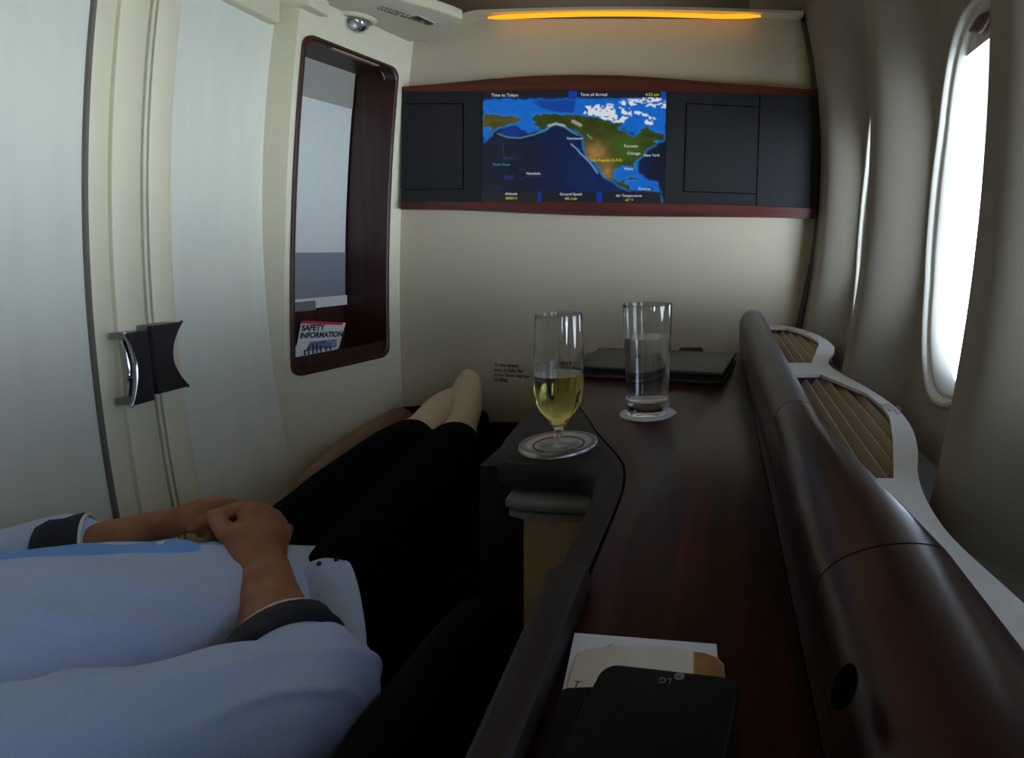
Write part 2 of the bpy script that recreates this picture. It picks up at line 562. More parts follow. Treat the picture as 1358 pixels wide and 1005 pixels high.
nslab('back_board', NA - 0.012, NB_ + 0.012, NZ0 - 0.01, NZ1 + 0.01, DEP + 0.004, DEP - 0.01, M['wood_v'])
nslab('shelf', NA - 0.002, NB_ + 0.002, NZ0 - 0.012, NZ0 + 0.012, -0.003, DEP, M['wood_v'])
nslab('front_lip', NA - 0.004, NB_ + 0.004, NZ0 - 0.005, NZ0 + 0.036, -0.002, -0.012, M['wood_v'])
nslab('light_strip', NA + 0.075, NB_ - 0.06, NZ1 - 0.0045, NZ1 - 0.001, 0.002, -0.010, mat('niche_light_strip', (150, 128, 120), 0.5))
# pale blind in the back
BZ0 = 0.935
blind = nslab('blind', NA, NB_ - 0.006, BZ0, NZ1, DEP + 0.012, DEP + 0.004, M['blindw'])
nslab('top_band', NA, NB_ - 0.006, NZ1 - 0.105, NZ1, DEP + 0.0135, DEP + 0.012, M['blindt'], blind)
nslab('grey_band', NA, NB_ - 0.006, BZ0, BZ0 + 0.135, DEP + 0.0135, DEP + 0.012, M['blindg'], blind)
nslab('bottom_bar', NA, NB_ - 0.006, BZ0 - 0.018, BZ0 + 0.010, DEP + 0.020, DEP + 0.006, M['blindbar'], blind)
nslab('latch', NA + 0.10, NA + 0.165, BZ0 - 0.022, BZ0 + 0.003, DEP + 0.030, DEP + 0.018, M['greymetal'], blind)

# two sliding door leaves, bowed like the fuselage
def door_x(z):
    dz = z - CZ
    return -1.085 + 0.164 * (dz - 0.116) ** 2
def yd(px):
    return -1.08 * F / (px - VX)
ZD0, ZD1 = 0.10, 1.66
def dstrip(name, ya, yb, oa, ob, m, parent, bevel=0.0, z0=ZD0, z1=ZD1):
    """vertical strip on the bowed door between two depths"""
    rows = []
    for k in range(41):
        z = lerp(z0, z1, k / 40); x = door_x(z)
        b = bevel
        if b:
            rows.append([Vector((x + oa, ya, z)), Vector((x + ob - b * .4, ya, z)), Vector((x + ob, ya + b, z)), Vector((x + ob, yb - b, z)), Vector((x + ob - b * .4, yb, z)), Vector((x + oa, yb, z))])
        else:
            rows.append([Vector((x + oa, ya, z)), Vector((x + ob, ya, z)), Vector((x + ob, yb, z)), Vector((x + oa, yb, z))])
    bm = bmesh.new(); grid(bm, rows, closed_u=True, cap=True)
    return obj(name, bm, m, parent, 'auto')
d1 = empty('door_1', (-1.08, 0.75, ZD0), kind='structure', label='frosted left leaf of the sliding suite door')
dstrip('frosted_panel', 0.20, yd(117), -0.02, -0.004, M['frost'], d1)
dstrip('seal', yd(117) - 0.0025, yd(117) + 0.003, -0.02, 0.002, M['gap'], d1)
dstrip('stile_bevel', yd(117), yd(148), -0.02, 0.002, M['stile'], d1, 0.006)
dstrip('stile', yd(146), yd(184), -0.02, 0.010, M['stile'], d1, 0.005)
d2 = empty('door_2', (-1.08, 1.29, ZD0), kind='structure', label='frosted right leaf of the sliding suite door')
dstrip('edge_seal', yd(184) + 0.001, yd(195), -0.02, 0.004, M['gap'], d2)
dstrip('stile_edge', yd(189) - 0.003, yd(189) + 0.003, -0.02, 0.009, M['stile'], d2)
dstrip('stile', yd(195), yd(224), -0.02, 0.010, M['stile'], d2, 0.005)
dstrip('frosted_panel', yd(222), 1.50, -0.02, -0.002, M['frost'], d2)
# pulls: hourglass plates standing off the stiles
def pull(parent, px0, px1, pyT, pyB, side):
    y0, y1 = yd(px0) * 0.957, yd(px1) * 0.957
    ym = (y0 + y1) / 2
    zt = CZ - (pyT - VY) / F * ym; zb = CZ - (pyB - VY) / F * ym
    n = 14
    out = []
    edge = []
    for k in range(n + 1):
        t = k / n
        z = lerp(zb, zt, t)
        w = 1 - 0.42 * math.sin(PI * t) ** 0.9
        y = y0 + (y1 - y0) * w if side > 0 else y1 - (y1 - y0) * w
        edge.append((y, z))
    flat = y0 if side > 0 else y1
    outline = [(flat, zb)] + edge + [(flat, zt)] if True else None
    def at(y, z, off): return Vector((door_x(z) + off, y, z))
    bm = bmesh.new()
    rows = [[at(y, z, 0.034) for y, z in outline], [at(y, z, 0.042) for y, z in outline]]
    a = [bm.verts.new(p) for p in rows[0]]; b = [bm.verts.new(p) for p in rows[1]]
    m_ = len(a)
    bm.faces.new(a); bm.faces.new(list(reversed(b)))
    for i in range(m_):
        bm.faces.new((a[i], b[i], b[(i + 1) % m_], a[(i + 1) % m_]))
    h = obj('handle', bm, M['handle'], parent, 'auto')
    bm = bmesh.new()
    limb(bm, [at(y, z, 0.038) for y, z in edge], [0.0032] * len(edge), n=2, seg=8)
    obj('chrome_edge', bm, M['chrome'], h, True)
    for zz in (zt - 0.006, zb + 0.006):
        bm = bmesh.new()
        yy0, yy1 = min(y0, y1) + 0.004, max(y0, y1) - 0.004
        box(bm, (door_x(zz) + 0.006, yy0, zz - 0.006), (door_x(zz) + 0.036, yy1, zz + 0.006), 0.002)
        obj('standoff', bm, M['greymetal'], h, 'auto')
    bm = bmesh.new()
    yc = lerp(y0, y1, 0.62 if side > 0 else 0.38)
    limb(bm, [at(yc, lerp(zb, zt, t), 0.016 + 0.010 * math.sin(PI * t)) for t in (0.08, 0.3, 0.5, 0.7, 0.92)], [0.004] * 5, seg=10)
    obj('inner_bar', bm, M['chrome'], h, True)
pull(d1, 166, 194, 440, 534, -1)
pull(d2, 200, 242, 429, 517, 1)
# door sill and header
bm = bmesh.new(); box(bm, (-1.16, 0.2, 0.02), (-0.985, 1.43, 0.50), 0.01); structure('baseboard_left', bm, M['cream'], label='cream sill below the sliding door')
hz = CZ + 0.527
bm = bmesh.new()
out = [Vector((-1.03, 0.2, hz)), Vector((-1.03, 1.405, hz)), Vector((-1.035, 1.418, hz)), Vector((-1.05, 1.424, hz)), Vector((-1.20, 1.424, hz)), Vector((-1.20, 0.2, hz))]
plate(bm, out, (0, 0, 0.19), 0.008, 3)
structure('trim_4', bm, M['cream'], 'auto', label='cream header above the sliding door')
bm = bmesh.new(); box(bm, (-1.06, 1.424, 1.655), (-0.97, 1.50, 1.80), 0.006); structure('trim_5', bm, M['cream'], label='cream corner block above the niche wall jamb')

# ------------------------------------------------------------------ overhead lamp console and led cove
hz2 = CZ + 0.612
def PU(px, py, dz=0.612):
    Y = dz * F / (VY - py)
    return Vector(((px - VX) / F * Y, Y, CZ + dz))
lamp = empty('overhead_console', (-0.85, 1.62, hz2), 'cream overhead console with reading light and switch in the corner above the niche', 'overhead console')
outl = [Vector((-0.958, 1.79, hz2)), PU(585, 54.5), PU(592, 53), PU(597, 49), PU(613, 26), PU(600, 20.5), PU(575, 12), PU(540, 3), PU(500, -8), PU(440, -18), Vector((-1.02, 1.44, hz2))]
outl[1].y = min(outl[1].y, 1.79)
bm = bmesh.new(); plate(bm, outl, (0, 0, 0.028), 0.006, 3)
obj('body', bm, M['cream'], lamp, 'auto')
bc = PU(472, 24)
bm = bmesh.new()
lathe(bm, [(0.050, hz2 + 0.004), (0.050, hz2 - 0.003), (0.042, hz2 - 0.008), (0.035, hz2 - 0.008), (0.035, hz2 + 0.004)], bc, 32)
rl = obj('reading_light', bm, M['cream'], lamp, True)
bm = bmesh.new(); ball(bm, (bc.x, bc.y, hz2 - 0.006), 0.0335); obj('eyeball', bm, M['chrome'], rl, True)
bm = bmesh.new()
ld = Vector((0.30, -0.75, -0.62)).normalized(); lb = Vector((bc.x, bc.y, hz2 - 0.006))
limb(bm, [lb + ld * .024, lb + ld * .036], [0.019, 0.017], n=3, seg=24, caps=False); limb(bm, [lb + ld * .030, lb + ld * .041], [0.013, 0.010], n=3, seg=24)
obj('lens', bm, M['steel'], rl, 'auto')
sa, sb = PU(549, 21), PU(570, 31)
sd = (sb - sa).normalized()
bm = bmesh.new(); limb(bm, [sa - sd * .003, sb + sd * .003], [(0.019, 0.003)] * 2, seg=20); sw = obj('switch_rim', bm, M['cream'], lamp, True)
bm = bmesh.new(); limb(bm, [sa + Vector((0, 0, -0.001)), sb + Vector((0, 0, -0.001))], [(0.014, 0.004)] * 2, seg=20); obj('switch', bm, M['maroon'], lamp, True)
bm = bmesh.new(); mm = (sa + sb) / 2; ball(bm, (mm.x, mm.y, mm.z - 0.004), (0.007, 0.007, 0.004)); obj('switch_toggle', bm, M['greymetal'], lamp, True)
ta = PU(503, 9.0); tb = PU(541, 21)
xd = (tb - ta).normalized(); yd_ = Vector((0, 0, -1)).cross(xd).normalized()
if yd_.y > 0: yd_ = yd_
text('printed_notice', 'FASTEN SEAT BELT\nWHILE SEATED', 0.0185, ta + Vector((0, 0, -0.0008)), xd, yd_, M['ink2'], lamp, squash=0.95, bold=.0006)

led = empty('amber_light_strip', (-0.28, 1.76, ztop), 'thin amber light strip glowing along the top of the front partition', 'light strip')
bm = bmesh.new()
pp = []
for k in range(21):
    x = lerp(648, 1008, k / 20); y = 23.5 - 4.0 * math.sin(PI * min(1, k / 17)) - 0.10 * k
    pp.append(P(x, y, 1.765))
limb(bm, pp, [(0.003, 0.003)] + [(0.0065, 0.0065)] * 19 + [(0.003, 0.003)], n=2, seg=10)
obj('light_tube', bm, M['led'], led, True)
rows = []
for k in range(41):
    x = lerp(596, 1066, k / 40); y = 17 - 6.0 * math.sin(PI * k / 40) + 8 * sstep(0.5, 0, k / 6)
    a = P(x, y - 2.5, 1.755); b = P(x, y + 1.5, 1.752)
    rows.append([a, b, b + Vector((0, 0.05, 0)), a + Vector((0, 0.075, 0.003))])
bm = bmesh.new(); grid(bm, rows, closed_u=True, cap=True)
obj('cove_lip', bm, M['cream'], led, 'auto')

# ------------------------------------------------------------------ screen unit on the partition
YS = 1.775
unit = empty('screen_unit', (-0.33, 1.79, 1.19), 'wide wall unit with lit map screen between charcoal panels and mahogany trims', 'screen unit')
def YP(px, py, d=0.0): return P(px, py, YS + d)
bm = bmesh.new()
plate(bm, [YP(533, 120), YP(1085, 124), YP(1087, 200), YP(1083.5, 277), YP(531.5, 272)], (0, 0.024, 0))
obj('backing_panel', bm, M['greyp'], unit)
def trim(name, top, bot, m):
    rows = []
    for (x, y), (x2, y2) in zip(top, bot):
        a, b = YP(x, y, -0.006), YP(x2, y2, -0.006)
        rows.append([a, b, b + Vector((0, 0.03, 0)), a + Vector((0, 0.03, 0))])
    bm = bmesh.new(); grid(bm, rows, closed_u=True, cap=True)
    return obj(name, bm, m, unit, 'auto')
tx = [533, 600, 650, 700, 760, 820, 880, 950, 1020, 1085]
trim('upper_trim', list(zip(tx, [115, 109.5, 104.5, 101, 99, 100, 103.5, 109.5, 114.5, 119])), list(zip(tx, [121.5, 121.3, 121.3, 120.6, 120.2, 120.4, 121.3, 122.7, 124.5, 128])), M['wood_h'])
bx = [531.5, 600, 650, 700, 760, 820, 880, 950, 1020, 1083]
trim('lower_trim', list(zip(bx, [267, 267.3, 267.6, 267.8, 268.3, 268.9, 269.6, 271.3, 273.6, 277])), list(zip(bx, [277, 278, 280, 282.5, 284.8, 286.3, 286.9, 287.2, 288, 289.5])), M['wood_h'])
def thinline(name, pts, r, m, parent):
    bm = bmesh.new(); limb(bm, pts, [r] * len(pts), n=1 if len(pts) == 2 else 4, seg=8)
    return obj(name, bm, m, parent, True)
def panel(name, quad, r=0.01):
    q = [YP(x, y, -0.0012) for x, y in quad]
    bm = bmesh.new()
    a = bmesh.new
    vs = [bm.verts.new(p) for p in q]; f = bm.faces.new(vs)
    bmesh.ops.bevel(bm, geom=vs, offset=r, segments=4, affect='VERTICES')
    fs = bm.faces[:]
    r_ = bmesh.ops.extrude_face_region(bm, geom=fs)
    bmesh.ops.translate(bm, verts=[g for g in r_['geom'] if isinstance(g, bmesh.types.BMVert)], vec=(0, 0.004, 0))
    return obj(name, bm, M['greyp'], unit)
panel('flap', [(538, 139), (613, 139), (613, 249), (538, 250)])
panel('flap', [(912, 138.5), (1005.5, 143.5), (1001.5, 255.5), (908, 252.5)], 0.004)
def outline(name, quad):
    q = [YP(x, y, -0.0006) for x, y in quad]
    bm = bmesh.new()
    for i in range(len(q) - 1):
        limb(bm, [q[i], q[i + 1]], [0.0012, 0.0012], n=2, seg=6)
    return obj(name, bm, M['blackhole'], unit, True)
outline('flap_gap', [(538, 137.5), (614.5, 137.5), (614.5, 250.5), (538, 251.5)])
outline('flap_gap', [(1006.5, 142), (910.5, 137), (906.5, 254), (1002.5, 257)])
outline('panel_seam', [(1008, 126), (1003, 274)])

# the map
NX, NY = 330, 200
def A(x, y): return (636 + x / 6.13, 112 + y / 6.13)
def B(x, y): return (760 + x / 6.13, 112 + y / 6.13)
land_main = [A(420, 283), A(470, 250), A(520, 238), A(600, 240), A(690, 250), A(797, 246), B(60, 252), B(150, 262), B(250, 285), B(330, 312), B(400, 300), B(430, 300), B(372, 345), B(390, 375), B(450, 400), B(510, 425), B(540, 405), B(552, 365), B(600, 345), B(660, 375), B(742, 420), B(740, 450), B(650, 462), B(690, 478), B(640, 505), B(600, 540), B(560, 590), B(520, 625), B(495, 650), B(512, 690), B(505, 715), B(488, 680), B(470, 658), B(400, 662), B(345, 680), B(330, 720), B(345, 775), B(380, 790), B(415, 765), B(440, 770), B(425, 800), B(470, 812), B(465, 850), B(478, 872), B(440, 855), B(350, 800), B(300, 775), B(255, 735), B(215, 680), B(180, 640), B(150, 610), B(105, 580), B(88, 530), B(85, 470), B(95, 440), B(50, 400), B(10, 365), A(760, 375), A(700, 340), A(620, 320), A(560, 330), A(530, 365), A(480, 350), A(430, 325), A(470, 310), A(435, 297)]
siberia = [A(30, 250), A(60, 232), A(130, 245), A(200, 262), A(290, 265), A(330, 285), A(290, 310), A(220, 325), A(150, 345), A(110, 385), A(90, 410), A(75, 390), A(110, 350), A(30, 345)]
south_am = [B(600, 872), B(680, 880), B(730, 910), B(740, 965), B(560, 965)]
cuba = [B(440, 770), B(500, 755), B(555, 775), B(500, 775)]
arctic = [[B(100, 180), B(200, 165), B(330, 180), B(350, 235), B(300, 255), B(200, 260), B(120, 215)], [B(180, 255), B(330, 240), B(450, 260), B(420, 310), B(330, 300), B(250, 285)],
          [B(370, 140), B(430, 140), B(430, 170), B(390, 165)], [B(380, 190), B(470, 200), B(480, 250), B(400, 240)], [B(510, 215), B(600, 240), B(690, 290), B(640, 290), B(560, 260), B(500, 240)],
          [B(590, 290), B(660, 300), B(660, 325), B(600, 320)], [B(440, 130), B(560, 112), B(720, 112), B(715, 128), B(540, 165), B(470, 172)], [B(590, 170), B(700, 150), B(760, 130), B(760, 195), B(660, 185)], [B(270, 150), B(330, 150), B(330, 170), B(280, 165)], [B(150, 190), B(60, 240), B(140, 250), B(190, 235)]]
shelf = [[A(35, 120), A(797, 112), B(760, 110), B(760, 300), B(745, 420), B(700, 415), B(660, 375), B(600, 340), B(550, 420), B(380, 350), B(300, 300), B(0, 260), A(500, 245), A(440, 290), A(450, 340), A(530, 370), A(400, 400), A(300, 330), A(170, 350), A(100, 410), A(35, 480)],
         [B(760, 440), B(650, 460), B(560, 580), B(540, 640), B(545, 720), B(600, 760), B(660, 780), B(700, 790), B(730, 880), B(690, 890), B(640, 830), B(560, 870), B(480, 870), B(430, 780), B(320, 760), B(330, 680), B(480, 650), B(520, 600), B(600, 520), B(680, 480)]]
deep_basin = [[A(160, 395), A(200, 360), A(270, 340), A(320, 365), A(400, 400), A(300, 430), A(220, 425)], [A(500, 125), A(797, 120), B(20, 130), B(0, 235), A(720, 240), A(560, 215), A(420, 150)]]
hud = [[(641, 119.5), (753, 119.5), (753, 129.6), (641, 129.6)], [(766, 119.5), (876, 119.5), (876, 129.6), (766, 129.6)],
       [(641, 254), (713, 254), (713, 270), (641, 270)], [(718, 254), (791, 254), (791, 270), (718, 270)], [(799, 254), (878, 254), (878, 270), (799, 270)]]
X0, X1, Y0_, Y1_ = 640.5, 883.5, 120.0, 268.8
gx, gy = np.meshgrid(np.linspace(X0, X1, NX + 1), np.linspace(Y0_, Y1_, NY + 1))
rng = np.random.default_rng(3)
def nfield(freq):
    n = int(freq) + 3
    g = rng.random((n, n))
    u = (gx - X0) / (X1 - X0) * (n - 2); v = (gy - Y0_) / (Y1_ - Y0_) * (n - 2)
    i, j = u.astype(int), v.astype(int); fu, fv = u - i, v - j
    fu = fu * fu * (3 - 2 * fu); fv = fv * fv * (3 - 2 * fv)
    return (g[j, i] * (1 - fu) * (1 - fv) + g[j, i + 1] * fu * (1 - fv) + g[j + 1, i] * (1 - fu) * fv + g[j + 1, i + 1] * fu * fv)
n1, n2, n3 = nfield(14), nfield(34), nfield(80)
wx = gx + (n2 - .5) * 3.2 + (n3 - .5) * 1.5; wy = gy + (nfield(34) - .5) * 3.2 + (nfield(80) - .5) * 1.5
def inside(poly, x, y):
    r = np.zeros(x.shape, bool)
    n = len(poly)
    for i in range(n):
        xa, ya = poly[i]; xb, yb = poly[(i + 1) % n]
        if ya == yb: continue
        c = ((ya > y) != (yb > y)) & (x < (xb - xa) * (y - ya) / (yb - ya) + xa)
        r ^= c
    return r
def soft(mask, it):
    m = mask.astype(float)
    for _ in range(it):
        p = np.pad(m, 1, mode='edge')
        m = (p[:-2, 1:-1] + p[2:, 1:-1] + p[1:-1, :-2] + p[1:-1, 2:] + p[1:-1, 1:-1]) / 5
    return m
def S(r, g, b): return np.array(srgb(r, g, b)[:3])
land = inside(land_main, wx, wy) | inside(siberia, wx, wy) | inside(south_am, wx, wy) | inside(cuba, wx, wy)
img = np.zeros(gx.shape + (3,)) + S(16, 20, 34)
def blend(col, a):
    global img
    img = img * (1 - a[..., None]) + np.asarray(col) * a[..., None]
pac = np.clip((gx - 690) / 90, 0, 1) * np.clip(1 - (gx - 835) / 40, 0, 1)
blend(S(8, 34, 92), pac * 0.7)
blend(S(12, 60, 150), np.clip((n1 - .55) * 1.6, 0, 1) * 0.14 * (gx < 800))
sh = np.zeros(gx.shape, bool)
for p in shelf: sh |= inside(p, wx, wy)
blend(S(14, 104, 206), soft(sh, 4) * (0.8 + 0.2 * n2))
db = np.zeros(gx.shape, bool)
for p in deep_basin: db |= inside(p, wx, wy)
blend(S(14, 52, 140), soft(db, 6) * 0.85)
near = np.clip(soft(land, 14) * 2.2, 0, 1)
blend(S(30, 128, 210), near * 0.8)
green = S(50, 62, 18) * (0.7 + 0.6 * n2[..., None])
blend(green, soft(land, 1))
east = np.exp(-(((gx - 830) / 22) ** 2 + ((gy - 195) / 18) ** 2))
blend(S(58, 92, 26), soft(land, 1) * east * .9)
west = np.exp(-(((gx - 790) / 15) ** 2 + ((gy - 203) / 14) ** 2)) + np.exp(-(((gx - 806) / 9) ** 2 + ((gy - 226) / 12) ** 2)) * .9
blend(S(160, 118, 70) * (0.75 + 0.5 * n2[..., None]), soft(land, 1) * np.clip(west, 0, 1) * .85)
blend(S(104, 88, 40), soft(inside(siberia, wx, wy), 1) * .6 * n1)
ar = np.zeros(gx.shape, bool)
for p in arctic: ar |= inside(p, wx, wy)
blend(S(226, 232, 230), soft(ar & (n3 + n2 > 0.72), 1) * .95)
def stroke(pts, w, col, a):
    d = np.full(gx.shape, 1e9)
    for (xa, ya), (xb, yb) in zip(pts[:-1], pts[1:]):
        L = (xb - xa) ** 2 + (yb - ya) ** 2
        t = np.clip(((gx - xa) * (xb - xa) + (gy - ya) * (yb - ya)) / L, 0, 1)
        d = np.minimum(d, np.hypot(gx - xa - t * (xb - xa), gy - ya - t * (yb - ya)))
    blend(col, np.clip(1.6 - d / w, 0, 1) * a)
stroke([A(150, 400), A(230, 430), A(330, 435), A(450, 405), A(540, 370), A(600, 325), A(680, 330), A(740, 380), A(797, 410)], 1.0, S(110, 170, 200), .40)
stroke([A(560, 335), A(620, 318), A(690, 335)], 1.4, S(200, 205, 190), .5)
stroke([A(745, 485), A(797, 530), B(60, 560), B(110, 605), B(150, 650), B(200, 720)], 1.0, S(120, 160, 190), .7)
stroke([B(150, 640), B(250, 745)], 0.7, S(60, 130, 190), .7)
stroke([B(0, 300), B(60, 330)], 2.0, S(190, 185, 170), .6)
stroke([B(120, 410), B(150, 440)], 1.2, S(150, 150, 130), .5)
for q in ([A(190, 470), A(205, 600), A(280, 600)], [A(320, 775), A(400, 740), A(520, 750)], [A(330, 690), A(390, 690)], [A(110, 820), A(170, 850)]):
    stroke(q, .6, S(30, 66, 120), .5)
stroke([A(215, 755), A(270, 755)], 2.6, S(14, 40, 120), .7)
for p in hud: blend(S(26, 28, 34), soft(inside(p, gx, gy), 1) * .94)
blend(S(24, 60, 170), soft(inside([(754, 120), (765, 120), (765, 129), (754, 129)], gx, gy), 1) * .8)
blend(S(20, 74, 180), soft(inside([(876.5, 120), (884, 120), (884, 129), (876.5, 129)], gx, gy), 1) * .8)
blend(S(16, 50, 150), soft(inside([(713, 254), (718, 254), (718, 270), (713, 270)], gx, gy), 1) * .7)
blend(S(16, 54, 165), soft(inside([(792, 254), (798.5, 254), (798.5, 270), (792, 270)], gx, gy), 1) * .8)
verts = []
ys = YS - 0.0025
for j in range(NY + 1):
    for i in range(NX + 1):
        px = gx[j, i] - (gy[j, i] - Y0_) / (Y1_ - Y0_) * (1.0 if i < NX / 2 else 2.0) * abs(i / NX - .5) * 2
        verts.append(P(px, gy[j, i], ys))
faces = []
for j in range(NY):
    for i in range(NX):
        a = j * (NX + 1) + i
        faces.append((a, a + 1, a + NX + 2, a + NX + 1))
me = bpy.data.meshes.new('screen'); me.from_pydata(verts, [], faces)
ca = me.color_attributes.new('map', 'FLOAT_COLOR', 'POINT')
ca.data.foreach_set('color', np.concatenate([img, np.ones(gx.shape + (1,))], -1).astype(np.float32).ravel())
ms = bpy.data.materials.new('lit_screen'); ms.use_nodes = True
nt = ms.node_tree; b = nt.nodes['Principled BSDF']
at_ = nt.nodes.new('ShaderNodeAttribute'); at_.attribute_name = 'map'
nt.links.new(at_.outputs['Color'], b.inputs['Emission Color']); b.inputs['Emission Strength'].default_value = 0.85
b.inputs['Base Color'].default_value = (0.004, 0.004, 0.005, 1); b.inputs['Roughness'].default_value = 0.3; b.inputs['Specular IOR Level'].default_value = 0.3
screen = link_mesh('screen', me, ms, unit); screen['label'] = 'lit screen showing a flight map of North America and the Pacific'
bm = bmesh.new()
plate(bm, [YP(639.5, 120.5, -0.0015), YP(885, 120.5, -0.0015), YP(881.5, 270, -0.0015), YP(638.5, 269, -0.0015)], (0, 0.003, 0))
obj('screen_bezel', bm, M['blk_pl'], unit)
tw, ty_, tg = emit('screen_white', (214, 218, 222), .85), emit('screen_yellow', (204, 200, 60), .85), emit('screen_teal', (90, 170, 180), .7)
def stext(body, px, py, hpx, m, align='LEFT', sq=1.0):
    text('screen_text', body, hpx * 1.38 * YS / F, P(px, py, ys - 0.0006), (1, 0, 0), (0, 0, 1), m, screen, align, squash=sq)
stext('Time to Tokyo', 651.5, 128, 4.2, tw); stext('Time of Arrival', 769.5, 127.3, 4.2, tw); stext('4:55 pm', 856, 127, 4.0, ty_)
stext('Altitude', 678, 258.5, 3.6, tw, 'CENTER'); stext('38002 ft', 678, 264.3, 3.4, ty_, 'CENTER')
stext('Ground Speed', 757, 259, 3.6, tw, 'CENTER'); stext('482 mph', 757, 264.8, 3.4, ty_, 'CENTER')
stext('Air Temperature', 834, 261, 3.6, tw, 'CENTER'); stext('-47 \u00b0F', 834, 266.8, 3.4, ty_, 'CENTER')
stext('Vancouver', 751.5, 185, 3.6, tw); stext('Toronto', 827, 195.5, 4.0, tw); stext('Chicago', 831.5, 205, 4.0, tw); stext('New York', 853.5, 207.5, 3.8, tw, sq=.95)
stext('Los Angeles (LAX)', 783, 214, 4.0, ty_); stext('Miami', 828, 225.5, 3.6, tw); stext('Caracas', 846.5, 252, 3.8, tw); stext('Honolulu', 698, 231.5, 3.6, tw); stext('Pacific Ocean', 654, 219.5, 3.0, tg)

# printed notice on the partition
text('printed_notice', 'In the event\nseat is fully flat\nstow foot rest for\nlanding', 0.0145, P(656, 485.5, 1.7985), (1, 0, -0.06), (0.06, 0, 1), M['greenink'], WF, bold=.00025)
text('printed_notice', 'MUST BE\nSTOWED', 0.0125, P(744, 483.5, 1.7985), (1, 0, 0), (0, 0, 1), M['greenink'], WF, bold=.00025)

# ------------------------------------------------------------------ the side console
H = 0.285; ZD = CZ - H
con = empty('side_console', (-0.12, 0.95, 0.0), 'long mahogany topped console with leather edge beside the seat', 'console')
seam = [(-0.115, 0.10), (-0.115, 0.50), (-0.114, 0.675), (-0.117, 0.735), (-0.126, 0.79), (-0.143, 0.835), (-0.158, 0.867), (-0.195, 0.945), (-0.235, 1.045), (-0.262, 1.10), (-0.305, 1.16), (-0.345, 1.20)]
edge = [(-0.145, 0.10), (-0.145, 0.50), (-0.147, 0.675), (-0.150, 0.72), (-0.158, 0.765), (-0.185, 0.800), (-0.235, 0.806), (-0.280, 0.812), (-0.305, 0.835), (-0.318, 0.875), (-0.330, 0.96), (-0.345, 1.20)]
bm = bmesh.new()
top = [Vector((0.058, 0.10, ZD)), Vector((0.058, 1.66, ZD)), Vector((-0.365, 1.66, ZD)), Vector((-0.345, 1.20, ZD))] + [Vector((x, y, ZD)) for x, y in reversed(seam[:-1])]
plate(bm, top, (0, 0, -0.025), 0.0015)
obj('tabletop', bm, M['wood'], con, 'auto')
# leather edge with drop front, including the cup pad
sm = catmull([Vector((x, y, 0)) for x, y in seam], 4); ed = catmull([Vector((x, y, 0)) for x, y in edge], 4)
cup = Vector((-0.232, 0.868, 0)); CR = 0.0545
rows = []
for a, b in zip(sm, ed):
    d = (b - a).normalized()
    z1 = Vector((0, 0, ZD))
    rows.append([a + z1 + Vector((0, 0, -0.004)), a + d * 0.002 + z1 + Vector((0, 0, 0.0005))] + [lerp(a, b, t) + z1 + Vector((0, 0, 0.003 * math.sin(PI * t) ** .5)) for t in (0.12, 0.3, 0.5, 0.7, 0.88)] +
                [b + z1 + Vector((0, 0, -0.004)), b + d * 0.004 + z1 + Vector((0, 0, -0.014)), b + d * 0.002 + z1 + Vector((0, 0, -0.034)), b - d * 0.012 + z1 + Vector((0, 0, -0.040)), a + z1 + Vector((0, 0, -0.040))])
bm = bmesh.new(); grid(bm, rows, closed_u=True, cap=True)
obj('leather_edge', bm, M['leather'], con, 'auto')
bm = bmesh.new()
for a, b in zip(sm[:-1], sm[1:]):
    pass
limb(bm, [p + Vector((0, 0, ZD - 0.0002)) for p in sm[2::2]], [0.0014] * len(sm[2::2]), n=1, seg=6)
obj('seam_gap', bm, M['blackhole'], con, True)
# cup recess: steel dish with a dark ring
zc = ZD + 0.0075
bm = bmesh.new(); lathe(bm, [(CR + 0.001, zc - 0.006), (CR, zc - 0.001), (CR - 0.003, zc), (CR - 0.0095, zc - 0.0002), (CR - 0.015, zc - 0.0035), (0.0001, zc - 0.0035)], cup, 64)
dish = obj('cup_dish', bm, M['steel'], con, 'auto')
bm = bmesh.new(); lathe(bm, [(CR + 0.0012, zc - 0.005), (CR + 0.0004, zc - 0.0002), (CR - 0.003, zc + 0.0008), (CR - 0.0085, zc + 0.0004), (CR - 0.0100, zc - 0.0012)], cup, 64, close=False); obj('rim', bm, mat('dish_rim', (150, 147, 146), 0.3, metal=1.0), dish, True)
bm = bmesh.new(); lathe(bm, [(0.0365, zc - 0.0036), (0.0365, zc - 0.0026), (0.0340, zc - 0.0026), (0.0340, zc - 0.0036)], cup, 64, close=False); obj('rubber_ring', bm, M['blk_pl'], dish, 'auto')
# lip of the stowed tray under the cup pad
bm = bmesh.new()
lipo = [Vector((-0.285, 0.800, 0)), Vector((-0.262, 0.788, 0)), Vector((-0.2, 0.781, 0)), Vector((-0.160, 0.776, 0)), Vector((-0.150, 0.95, 0)), Vector((-0.29, 0.95, 0))]
plate(bm, [p + Vector((0, 0, ZD - 0.058)) for p in lipo], (0, 0, 0.013), 0.003)
tray = obj('tray_table', bm, M['greymetal'], con, 'auto'); tray['label'] = 'grey edge of the stowed tray table'
bm = bmesh.new(); plate(bm, [Vector((p.x * .97 - .006, p.y + .006, ZD - 0.072)) for p in lipo], (0, 0, 0.010), 0.002); obj('tray_rail', bm, M['greymetal'], con, 'auto')
